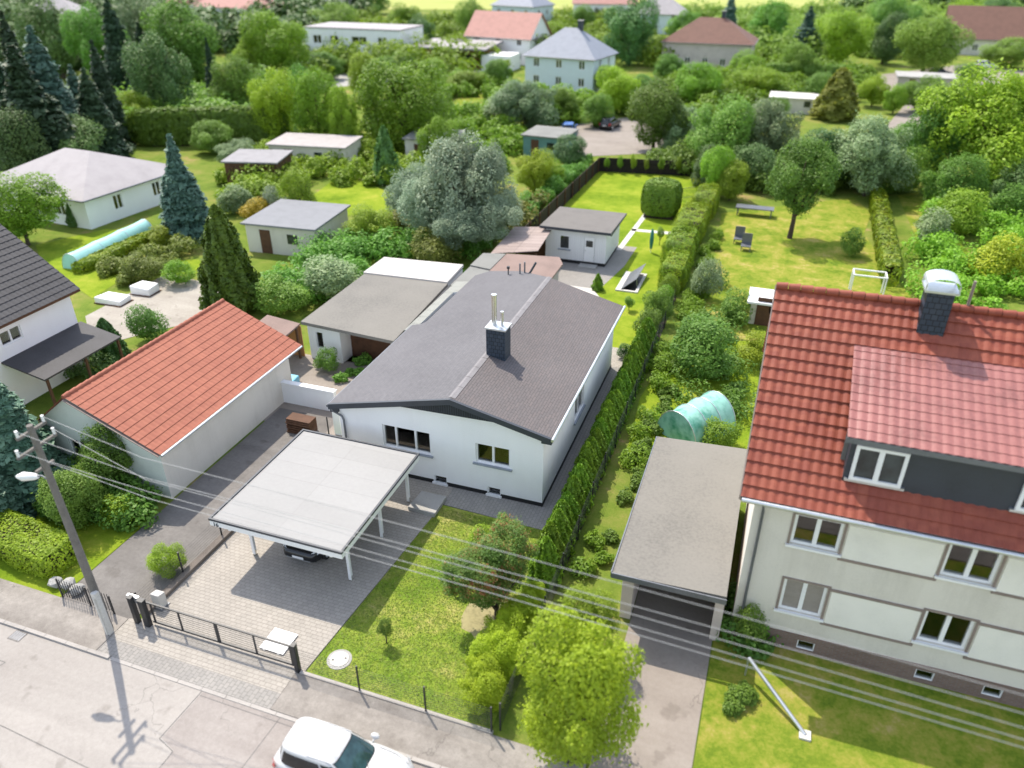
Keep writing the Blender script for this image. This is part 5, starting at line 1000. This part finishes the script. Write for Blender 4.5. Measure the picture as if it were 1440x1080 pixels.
# neighbouring plants, each its own
D_ = 'dense dark '
for a in [
 # left
 ('spruce1', L_blue, 268, 332, 188, 88, 'spruce', 'blue grey spruce between the white bungalow and the dark thuja cone', 'spruce', None, .05),
 ('thuja1', L_cone, 330, 436, 290, 84, 'conifer', 'dark green cone shaped conifer behind the terracotta garage roof', 'conifer', None, .02),
 ('thuja2', L_dark, 160, 508, 448, 46, 'conifer', 'small dark cone conifer left of the terracotta roof', 'conifer', None, .02),
 ('bush1', L_mid, 212, 482, 428, 62, 'shrub', 'bushy green shrub on the pale yard behind the terracotta roof', 'shrub', None, .05),
 ('bush2', L_mid, 462, 522, 490, 38, 'shrub', 'round grey green shrub before the grey garage block', 'shrub', None, .02),
 ('round1', L_bright, 40, 345, 248, 120, 'tree', 'bright green tree at the left edge before the white bungalow', 'tree', None, .1),
 ('bush3', L_lime, 25, 232, 192, 70, 'shrub', 'pale lime shrub at the left edge beside the white bungalow roof', 'shrub', None, .02),
 ('thuja3', L_dark, 105, 318, 284, 18, 'conifer', 'tiny dark column conifer against the white bungalow wall', 'conifer', None, .02),
 ('spruce2', L_blue, 45, 690, 520, 150, 'spruce', 'pale blue spruce at the left edge below the white house', 'spruce', None, .05),
 ('spruce1', L_blue, 0, 735, 640, 100, 'spruce', 'small blue green spruce at the left edge behind the lamp', 'spruce', None, .05),
 ('round2', L_mid, 165, 695, 600, 80, 'tree', 'green tree before the front wall of the terracotta garage', 'tree', None, .12),
 ('round3', L_mid, 120, 735, 655, 85, 'tree', 'dark green tree right behind the utility pole', 'tree', None, .1),
 ('bush1', L_lime, 178, 728, 690, 58, 'shrub', 'yellow green shrub at the foot of the terracotta garage', 'shrub', None, .02),
 ('bush2', L_yellow, 6, 700, 640, 40, 'shrub', 'golden yellow shrub cut by the left edge', 'shrub', None, .02),
 ('bush3', L_yellow, 362, 312, 278, 46, 'shrub', 'golden shrub left of the grey flat shed', 'shrub', None, .02),
 ('bush1', L_silver, 392, 308, 262, 40, 'shrub', 'silvery shrub just right of the golden one', 'shrub', None, .02),
 ('round1', L_bright, 425, 312, 240, 48, 'tree', 'small bright round tree at the edge of the sunny left lawn', 'tree', None, .1),
 ('bush2', L_grey, 335, 300, 262, 60, 'shrub', 'grey green shrub above the golden shrub', 'shrub', None, .02),
 ('round2', L_grey, 335, 235, 198, 55, 'tree', 'grey green bushy tree left of the brown hut', 'tree', None, .05),
 ('bush3', L_lime, 230, 345, 318, 50, 'shrub', 'lime shrub at the foot of the blue grey spruce', 'shrub', None, .02),
 ('bush1', L_olive, 205, 395, 355, 60, 'shrub', 'olive shrub below the blue grey spruce', 'shrub', None, .02),
 ('bush2', L_bright, 255, 400, 365, 46, 'shrub', 'bright shrub left of the dark cone conifer', 'shrub', None, .02),
 ('bush3', L_grey, 470, 420, 358, 100, 'shrub', 'large grey green shrub right of the dark cone conifer', 'shrub', None, .02),
 ('bush1', L_mid, 400, 440, 388, 80, 'shrub', 'mid green shrub between cone conifer and grey garage block', 'shrub', None, .02),
 ('round3', L_bright, 520, 345, 292, 70, 'tree', 'loose bright tree between the sunny lawn and the grey garage block', 'tree', None, .05),
 ('bush2', L_olive, 610, 372, 320, 80, 'shrub', 'olive brown shrub below the silver tree', 'shrub', None, .02),
 ('round1', L_mid, 640, 335, 268, 80, 'tree', 'low mid green tree under the silver tree', 'tree', None, .05),
 ('broad1', L_silver, 658, 350, 186, 128, 'silver_tree', 'wide silver grey leaved tree behind the annex roofs', 'tree', None, .12),
 ('broad2', L_silver, 590, 320, 225, 90, 'silver_tree', 'smaller silver grey tree left of the wide silver one', 'tree', None, .1),
 ('round2', L_lime, 752, 272, 212, 55, 'tree', 'yellow green tree left of the board fence', 'tree', None, .08),
 ('round3', L_lime, 775, 262, 226, 42, 'tree', 'small lime tree touching the board fence', 'tree', None, .05),
 ('round1', L_dark, 800, 235, 190, 55, 'tree', 'dark green bushy tree at the far left fence corner', 'tree', None, .05),
 ('slim1', L_dark, 545, 258, 178, 40, 'conifer', 'narrow dark conifer left of the silver tree', 'conifer', None, .03),
 ('broad1', L_bright, 572, 208, 76, 138, 'broadleaf_tree', 'large yellow green round tree left of centre in the upper half', 'tree', None, .12),
 ('round2', L_lime, 392, 202, 98, 66, 'tree', 'bright lime tree standing in front of the long hedge end', 'tree', None, .08),
 ('round3', L_bright, 452, 205, 92, 74, 'tree', 'light green tree right of the bright lime one', 'tree', None, .08),
 ('round1', L_bright, 487, 215, 120, 52, 'tree', 'bright tree touching the left side of the large round tree', 'tree', None, .08),
 ('round2', L_bright, 398, 118, 16, 90, 'tree', 'big bright round tree above the long hedge', 'tree', None, .12),
 ('round3', L_mid, 335, 168, 76, 62, 'tree', 'mid green tree behind the long hedge', 'tree', None, .1),
 ('spruce1', L_spruce, 308, 158, 52, 34, 'spruce', 'narrow dark spruce behind the long hedge', 'spruce', None, .03),
 ('round1', L_mid, 270, 130, 0, 110, 'tree', 'tall mid green tree above the broad dark one', 'tree', None, .1),
 ('round3', L_dark, 240, 178, 48, 92, 'tree', 'broad dark green tree left of the narrow spruce', 'tree', None, .05),
 ('round2', L_bright, 195, 190, 125, 52, 'tree', 'light green tree left end of the long hedge', 'tree', None, .05),
 ('spruce2', L_spruce, 165, 205, 55, 62, 'spruce', 'dark slender spruce right of the bluish conifers', 'spruce', None, .03),
 ('spruce1', L_spruce, 18, 232, -10, 120, 'spruce', 'huge dark spruce at the top left edge', 'spruce', None, .03),
 ('spruce2', L_blue, 95, 230, 35, 120, 'spruce', 'tall bluish grey spruce behind the white bungalow', 'spruce', None, .03),
 ('spruce1', L_spruce, 60, 215, 15, 90, 'spruce', 'dark spruce between the huge one and the bluish one', 'spruce', None, .03),
 ('spruce2', L_blue, 130, 215, 90, 70, 'spruce', 'lower bluish spruce right of the tall bluish one', 'spruce', None, .03),
 ('round1', L_dark, 90, 110, -5, 90, 'tree', 'dark tree at the top left behind the spruces', 'tree', None, .05),
 ('round2', L_mid, 150, 120, 8, 80, 'tree', 'mid green tree at the top left behind the slender spruce', 'tree', None, .05),
 ('round3', L_grey, 205, 100, -6, 80, 'tree', 'grey green tree at the top edge on the left', 'tree', None, .05),
 ('round2', L_mid, 470, 60, 5, 70, 'tree', 'green tree left of the modern white house at the top', 'tree', None, .05),
 ('round1', L_dark, 592, 75, 22, 44, 'tree', 'small dark round tree right of the modern white house', 'tree', None, .05),
 ('round3', L_bright, 568, 45, 6, 46, 'tree', 'bright small tree above the modern white house', 'tree', None, .05),
 ('round1', L_mid, 662, 60, -2, 44, 'tree', 'green tree behind the timber house roof', 'tree', None, .05),
 ('round2', L_mid, 700, 118, 82, 50, 'tree', 'small dark green tree left of the pale blue house', 'tree', None, .05),
 ('broad2', L_grey, 738, 182, 112, 98, 'tree', 'soft grey green spreading tree before the pale blue house', 'tree', None, .08),
 ('round3', L_mid, 790, 170, 122, 62, 'tree', 'mid green tree directly before the pale blue house', 'tree', None, .06),
 ('round1', L_lime, 866, 160, 94, 62, 'tree', 'lime round tree right of the pale blue house', 'tree', None, .06),
 ('round2', L_dark, 884, 92, -5, 78, 'tree', 'very dark round tree at the top middle', 'tree', None, .03),
 ('round3', L_bright, 770, 75, 30, 50, 'tree', 'bright tree left above the pale blue house', 'tree', None, .05),
 ('spruce1', L_spruce, 70, 250, 60, 150, 'spruce', 'broad dark spruce filling the left edge behind the white bungalow', 'spruce', None, .03),
 ('spruce2', L_spruce, 185, 150, -8, 80, 'spruce', 'tall dark spruce at the top left between the green trees', 'spruce', None, .03),
 ('spruce2', L_spruce, 150, 228, 95, 90, 'spruce', 'dark spruce low in front of the bluish conifers', 'spruce', None, .03),
 ('round2', L_dark, 40, 262, 150, 90, 'tree', 'dark bushy tree at the foot of the huge spruce', 'tree', None, .03),
 ('round3', L_dark, 110, 246, 168, 90, 'tree', 'dark bushy tree at the foot of the tall bluish spruce', 'tree', None, .03),
 ('spruce1', L_spruce, 215, 130, 30, 60, 'spruce', 'dark spruce at the top left behind the light green tree', 'spruce', None, .03),
 ('round1', L_mid, 300, 215, 168, 60, 'tree', 'low green tree directly behind the long hedge middle', 'tree', None, .03),
 ('round2', L_bright, 360, 120, 50, 60, 'tree', 'pale green tree left of the big bright round tree', 'tree', None, .05),
 ('round3', L_mid, 430, 165, 95, 60, 'tree', 'green tree behind the bright lime one', 'tree', None, .05),
 ('round1', L_bright, 520, 140, 72, 60, 'tree', 'bright tree above left of the large round tree', 'tree', None, .05),
 ('round2', L_bright, 618, 232, 165, 60, 'tree', 'light green tree right under the large round tree', 'tree', None, .05),
 ('bush1', L_grey, 700, 175, 140, 60, 'shrub', 'soft grey green shrub left of the spreading tree', 'shrub', None, .02),
 ('bush2', L_bright, 655, 130, 100, 56, 'shrub', 'bright shrub on the meadow behind the large round tree', 'shrub', None, .02),
 ('round3', L_mid, 838, 178, 130, 50, 'tree', 'green bushy tree above the parked cars', 'tree', None, .03),
 ('round1', L_mid, 900, 150, 105, 60, 'tree', 'green tree right of the lime round tree', 'tree', None, .05),
 ('round2', L_grey, 955, 215, 150, 80, 'tree', 'grey green tree behind the rear fence middle', 'tree', None, .03),
 ('round3', L_dark, 1000, 262, 205, 70, 'tree', 'dark bushy tree behind the plot corner tree', 'tree', None, .02),
 ('round1', L_dark, 1055, 262, 200, 70, 'tree', 'dark bushy tree left of the garden tree', 'tree', None, .02),
 ('broad1', L_mid, 1250, 268, 200, 90, 'tree', 'wide dark green tree below the big upper right trees', 'tree', None, .02),
 ('round2', L_mid, 1260, 225, 168, 64, 'tree', 'green tree at the foot of the lane', 'tree', None, .04),
 ('round3', L_bright, 1405, 215, 105, 100, 'tree', 'bright green tree behind the biggest right tree', 'tree', None, .06),
 ('round1', L_mid, 1330, 300, 215, 90, 'tree', 'dark green bushy tree under the biggest right tree', 'tree', None, .02),
 ('round2', L_dark, 1420, 300, 225, 90, 'tree', 'dark bushy tree at the right edge under the big trees', 'tree', None, .02),
 ('round3', L_mid, 1150, 150, 100, 60, 'tree', 'green tree left of the olive conical tree', 'tree', None, .05),
 ('round1', L_mid, 1120, 120, 60, 60, 'tree', 'green tree above the low grey far shed', 'tree', None, .05),
 ('round2', L_mid, 960, 60, 15, 50, 'tree', 'green tree left of the brown hipped roof', 'tree', None, .05),
 ('round3', L_dark, 1400, 45, -5, 60, 'tree', 'dark tree behind the brown gabled roof', 'tree', None, .05),
 ('round1', L_mid, 1250, 60, -2, 70, 'tree', 'tall green tree at the top edge right of the yellow green one', 'tree', None, .05),
 ('round2', L_mid, 1292, 158, 108, 56, 'tree', 'green tree right of the lane before the far brown shed', 'tree', None, .05),
 ('round3', L_bright, 1225, 150, 108, 44, 'tree', 'light green tree left of the lane mouth', 'tree', None, .05),
 ('round1', L_mid, 1082, 178, 138, 50, 'tree', 'dark leafy tree before the low grey far shed', 'tree', None, .05),
 ('round2', L_mid, 1345, 160, 112, 60, 'tree', 'leafy tree before the lane at the upper right', 'tree', None, .05),
 ('round3', L_bright, 610, 118, 80, 56, 'tree', 'light tree before the timber house', 'tree', None, .05),
 ('round1', L_mid, 560, 112, 74, 56, 'tree', 'green tree right of the modern white house front', 'tree', None, .05),
 ('round2', L_mid, 460, 112, 72, 60, 'tree', 'leafy tree before the modern white house', 'tree', None, .05),
 ('round3', L_mid, 940, 112, 76, 52, 'tree', 'leafy tree at the left corner of the brown hipped house', 'tree', None, .05),
 ('round1', L_bright, 1045, 112, 72, 52, 'tree', 'light tree at the right corner of the brown hipped house', 'tree', None, .05),
 ('round2', L_mid, 852, 130, 92, 44, 'tree', 'tree hiding the right wall of the pale blue house', 'tree', None, .05),
 ('round2', L_mid, 820, 45, 8, 40, 'tree', 'green tree left of the very dark round tree', 'tree', None, .05),
 ('round3', L_mid, 520, 20, -12, 60, 'tree', 'distant green tree at the top edge above the modern house', 'tree', None, .05),
 ('round1', L_dark, 420, 25, -12, 60, 'tree', 'distant dark tree at the top edge left of the modern house', 'tree', None, .05),
 # right
 ('round1', L_mid, 918, 212, 112, 96, 'tree', 'mid green tree behind the board fence', 'tree', None, .1),
 ('round2', L_bright, 975, 150, 85, 70, 'tree', 'bright green tree before the brown hipped roof house', 'tree', None, .08),
 ('round3', L_lime, 1055, 140, 94, 82, 'tree', 'pale lime bushy tree right of the brown hipped roof house', 'tree', None, .05),
 ('broad1', L_mid, 1010, 238, 132, 110, 'tree', 'broad dark green tree behind the far right plot corner', 'tree', None, .08),
 ('broad2', L_grey, 1075, 235, 138, 95, 'tree', 'grey green tree next to the broad dark one', 'tree', None, .08),
 ('round1', L_mid, 1110, 335, 190, 96, 'garden_tree', 'round garden tree with visible trunk in the sunny right lawn', 'tree', None, .28),
 ('round2', L_bright, 1025, 282, 225, 50, 'tree', 'bright tree just right of the plot corner tree', 'tree', None, .08),
 ('slim1', L_olive, 1172, 168, 96, 64, 'conifer', 'olive green conical tree in the middle right distance', 'conifer', None, .04),
 ('broad1', L_grey, 1215, 275, 160, 110, 'tree', 'large grey green tree left of the big right tree', 'tree', None, .08),
 ('round3', L_dark, 1160, 262, 180, 80, 'tree', 'dark green tree between garden tree and large grey green tree', 'tree', None, .06),
 ('broad2', L_bright, 1370, 270, 92, 180, 'broadleaf_tree', 'biggest green tree at the upper right', 'tree', None, .1),
 ('round1', L_mid, 1310, 262, 130, 90, 'tree', 'green tree on the left side of the biggest right tree', 'tree', None, .08),
 ('round2', L_mid, 1440, 270, 120, 110, 'tree', 'green tree cut by the right edge above the red house', 'tree', None, .08),
 ('round3', L_lime, 1178, 92, 16, 76, 'tree', 'yellow green tree at the top right of the far field', 'tree', None, .1),
 ('spruce1', L_blue, 1128, 85, 8, 60, 'spruce', 'bluish spruce at the top right beside the yellow green tree', 'spruce', None, .03),
 ('round1', L_mid, 1075, 75, 0, 70, 'tree', 'green tree above the pale lime bushy tree', 'tree', None, .05),
 ('spruce2', L_blue, 1020, 70, -12, 44, 'spruce', 'pale pointed spruce behind the brown hipped roof', 'spruce', None, .03),
 ('round2', L_mid, 1295, 105, 22, 96, 'tree', 'broad green tree left of the brown gabled roof', 'tree', None, .1),
 ('round3', L_dark, 1240, 90, 15, 50, 'tree', 'dark tree between the yellow green and the broad green tree', 'tree', None, .06),
 ('round1', L_bright, 1345, 60, 2, 66, 'tree', 'light tree touching the left gable of the brown roof', 'tree', None, .05),
 ('round2', L_mid, 1358, 118, 88, 40, 'tree', 'small round green tree beside the silver car', 'tree', None, .06),
 ('round3', L_mid, 1410, 95, 50, 70, 'tree', 'green tree in front of the brown gabled roof', 'tree', None, .06),
 ('round1', L_bright, 1255, 160, 120, 34, 'tree', 'small bright tree on the far lane', 'tree', None, .06),
 ('bush1', L_mid, 985, 530, 452, 100, 'shrub', 'large grey green shrub beside the right boundary fence', 'shrub', None, .02),
 ('bush2', L_mid, 1030, 450, 405, 52, 'shrub', 'round shrub left of the small white roofed hut', 'shrub', None, .02),
 ('bush3', L_lime, 1058, 512, 470, 55, 'shrub', 'lime shrub against the left edge of the red roof', 'shrub', None, .02),
 ('bush1', L_bright, 1012, 630, 588, 60, 'shrub', 'leafy shrub in front of the teal tunnel', 'shrub', None, .02),
 ('bush2', L_grey, 990, 420, 365, 48, 'shrub', 'grey green shrub on the right lawn edge near the hedge', 'shrub', None, .02),
 ('bush3', L_mid, 1195, 360, 322, 36, 'shrub', 'small shrub standing alone on the sunny right lawn', 'shrub', None, .02),
 ('bush1', L_lime, 1400, 395, 330, 90, 'shrub', 'yellow green shrub at the right edge above the red house', 'shrub', None, .02),
 ('bush2', L_bright, 1345, 330, 268, 80, 'shrub', 'bright round shrub below the biggest right tree', 'shrub', None, .02),
 ('bush3', L_grey, 1310, 345, 295, 70, 'shrub', 'grey shrub with pale blossom below the bright round one', 'shrub', None, .02),
 ('bush1', L_mid, 1415, 320, 262, 80, 'shrub', 'dense green shrub at the right edge below the big trees', 'shrub', None, .02),
 ('bush2', L_mid, 1050, 905, 850, 50, 'shrub', 'small green shrub at the corner of the cream house', 'shrub', None, .05),
]:
    kind, mat, x, yb, yt, w, name, lab, cat, grp, low = a
    T(kind, mat, x, yb, yt, w, name, lab, cat, grp, low, not kind.startswith('bush'))
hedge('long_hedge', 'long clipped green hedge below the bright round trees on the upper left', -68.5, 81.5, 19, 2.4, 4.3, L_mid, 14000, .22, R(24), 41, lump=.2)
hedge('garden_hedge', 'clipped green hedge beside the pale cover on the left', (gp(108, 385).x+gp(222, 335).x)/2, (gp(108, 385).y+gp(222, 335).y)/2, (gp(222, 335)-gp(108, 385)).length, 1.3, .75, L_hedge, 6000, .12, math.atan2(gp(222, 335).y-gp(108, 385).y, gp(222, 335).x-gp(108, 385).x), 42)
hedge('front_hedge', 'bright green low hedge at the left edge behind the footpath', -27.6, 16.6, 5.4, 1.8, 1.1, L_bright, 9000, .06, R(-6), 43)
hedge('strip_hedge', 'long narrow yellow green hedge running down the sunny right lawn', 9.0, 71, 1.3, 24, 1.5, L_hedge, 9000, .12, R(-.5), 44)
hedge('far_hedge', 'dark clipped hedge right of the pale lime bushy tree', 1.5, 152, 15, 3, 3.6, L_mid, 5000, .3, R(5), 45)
sv = next(o for o in bpy.data.objects if o.get('label') == 'wide silver grey leaved tree behind the annex roofs'); w_ = sv.children[0].scale[0]; h_ = sv.children[0].scale[2]; z_ = sv.children[0].location.z
for i, (dx, dy, dz, q, hq) in enumerate(((-.95, -.2, -.35, .62, .5), (.9, -.35, -.45, .6, .42), (.15, -.95, -.6, .6, .36), (-.35, .2, .42, .55, .5), (.45, .1, .3, .5, .5))):
    extra_crown(sv, 'broad%d' % (1+i % 3), L_silver, (dx*w_, dy*w_, z_+dz*h_), (2*q*w_, 2*q*w_, 2*hq*h_))
# small neighbour things
def tunnel(label, c, l, w, h, mat, rot, name):
    t = thing(name, label, 'tunnel'); m = MB(); vs = []; n = 12; k = 9
    for j in range(k+1):
        for i in range(n+1):
            a = math.pi*i/n; s = 1+.03*math.cos(j*math.pi*2/1.5); vs.append((-l/2+l*j/k, -w/2*math.cos(a)*s, h*math.sin(a)*s))
    m.add(vs, [(j*(n+1)+i, j*(n+1)+i+1, (j+1)*(n+1)+i+1, (j+1)*(n+1)+i) for j in range(k) for i in range(n)], True)
    m.poly(vs[:n+1]); m.poly(vs[-n-1:][::-1]); m.build('cover', mat, t)
    for j in range(0, k+1, 3): MB().tube([(-l/2+l*j/k, -w/2*math.cos(math.pi*i/n)*1.035, h*math.sin(math.pi*i/n)*1.035) for i in range(n+1)], .025, 5).build('hoop', zinc, t)
    t.location = (c[0], c[1], 0); t.rotation_euler.z = rot
tunnel('rounded teal garden tunnel between shrubs left of the red roof', gp(978, 606), 3.2, 2.6, 1.7, M('teal_film', (.26, .52, .44), .45, .4, .5, 2, c2=(.05, .27, .18)), R(58), 'garden_tunnel')
a_, b_ = gp(100, 372, .4), gp(205, 322, .4); c = (a_+b_)/2; d_ = b_-a_; tunnel('long low pale turquoise cover on the left lawn', c, d_.length, 1.7, 1.25, M('turquoise_film', (.35, .66, .62), .35, .15), math.atan2(d_.y, d_.x), 'pool_cover')
c = gp(1060, 303); bo = thing('bench_table', 'dark grey garden table under the round garden tree', 'table', (c.x, c.y, 0))
MB().box(c.x-1.7, c.y-.6, .72, c.x+1.7, c.y+.6, .8).build('top', grey_metal, bo)
for sx in (-1.5, 1.5):
    for sy in (-.45, .45): MB().box(c.x+sx-.05, c.y+sy-.05, 0, c.x+sx+.05, c.y+sy+.05, .719).build('leg', grey_metal, bo)
for i, (x, y, s, lab) in enumerate(((1038, 342, 1.0, 'pale grey garden chair nearest the dark table'), (1048, 352, 1.0, 'pale grey garden chair standing farther down the right lawn'))):
    c = gp(x, y); t = thing('garden_chair', lab, 'chair', (c.x, c.y, 0), 'garden chairs'); a, b = c.x, c.y
    MB().box(a-.4, b-.4, .4, a+.4, b+.4, .46).build('seat', grey_metal, t); MB().beam((a-.4, b+.4, .9), (a+.4, b+.4, .9), .06, .9).build('backrest', grey_metal, t)
    for sx in (-.35, .35):
        for sy in (-.35, .35): MB().box(a+sx-.03, b+sy-.03, 0, a+sx+.03, b+sy+.03, .399).build('leg', grey_metal, t)
c = gp(1217, 418); fr = thing('goal_frame', 'white metal frame standing on the lawn behind the red roof ridge', 'frame', (c.x, c.y, 0)); a, b = c.x, c.y
for sx in (-1.1, 1.1):
    for sy in (0, 1.2): MB().beam((a+sx, b+sy, 0), (a+sx, b+sy, 1.6), .09, .09).build('upright', white_paint, fr)
MB().beam((a-1.1, b, 1.6), (a+1.1, b, 1.6), .09, .09).beam((a-1.1, b+1.2, 1.6), (a+1.1, b+1.2, 1.6), .09, .09).beam((a-1.1, b, 1.6), (a-1.1, b+1.2, 1.6), .09, .09).beam((a+1.1, b, 1.6), (a+1.1, b+1.2, 1.6), .09, .09).build('top_frame', white_paint, fr)
lp = thing('metal_pole', 'pale metal pole lying aslant on the lawn before the cream house', 'pole', (2.7, 19.6, 0))
p, q = gp(1053, 925, .9), gp(1132, 1033, .08); MB().tube([p, q], .07, 8).build('shaft', zinc, lp); MB().box(q.x-.18, q.y-.18, 0, q.x+.18, q.y+.18, .1).build('foot', concrete_pale, lp); MB().beam((p.x, p.y, 0), (p.x, p.y, .88), .06, .06).build('support', zinc, lp)
st = random.Random(8)
for i in range(3):
    x = -24.75+i*.55; m = bmesh.new(); bmesh.ops.create_icosphere(m, subdivisions=2, radius=.28)
    for v in m.verts: v.co *= 1+st.uniform(-.16, .16); v.co.z *= .75
    me = bpy.data.meshes.new('boulder'); m.to_mesh(me); m.free(); me.materials.append(concrete)
    o = bpy.data.objects.new('boulder', me); COL.objects.link(o); o.location = (x, 15.45+.1*(i % 2), .2); tag(o, 'rough grey boulder at the end of the low left hedge', 'boulder', 'boulders at the left garden corner')
for x, y, wd, h, mt, lab in ((160, 425, 2.2, .5, white_paint, 'white tarpaulin covered pile on the pale yard'), (205, 412, 1.6, .7, white_paint, 'white low crate stack at the back of the pale yard'), (405, 545, .9, .6, M('sky_blue_plastic', (.2, .5, .65), .5), 'light blue plastic tub behind the terracotta garage')):
    c = gp(x, y); t = thing('yard_pile', lab, 'pile', (c.x, c.y, 0)); MB().prism([(c.x-wd/2, c.y-.6), (c.x+wd/2, c.y-.5), (c.x+wd/2*.9, c.y+.7), (c.x-wd/2*.8, c.y+.6)], 0, [h, h*.8, h*.9, h]).build('cover', mt, t, .08); MB().box(c.x-wd/2-.05, c.y-.65, 0, c.x+wd/2+.05, c.y+.72, .07).build('pallet', wood_brown, t)

print('objects', len(bpy.data.objects))
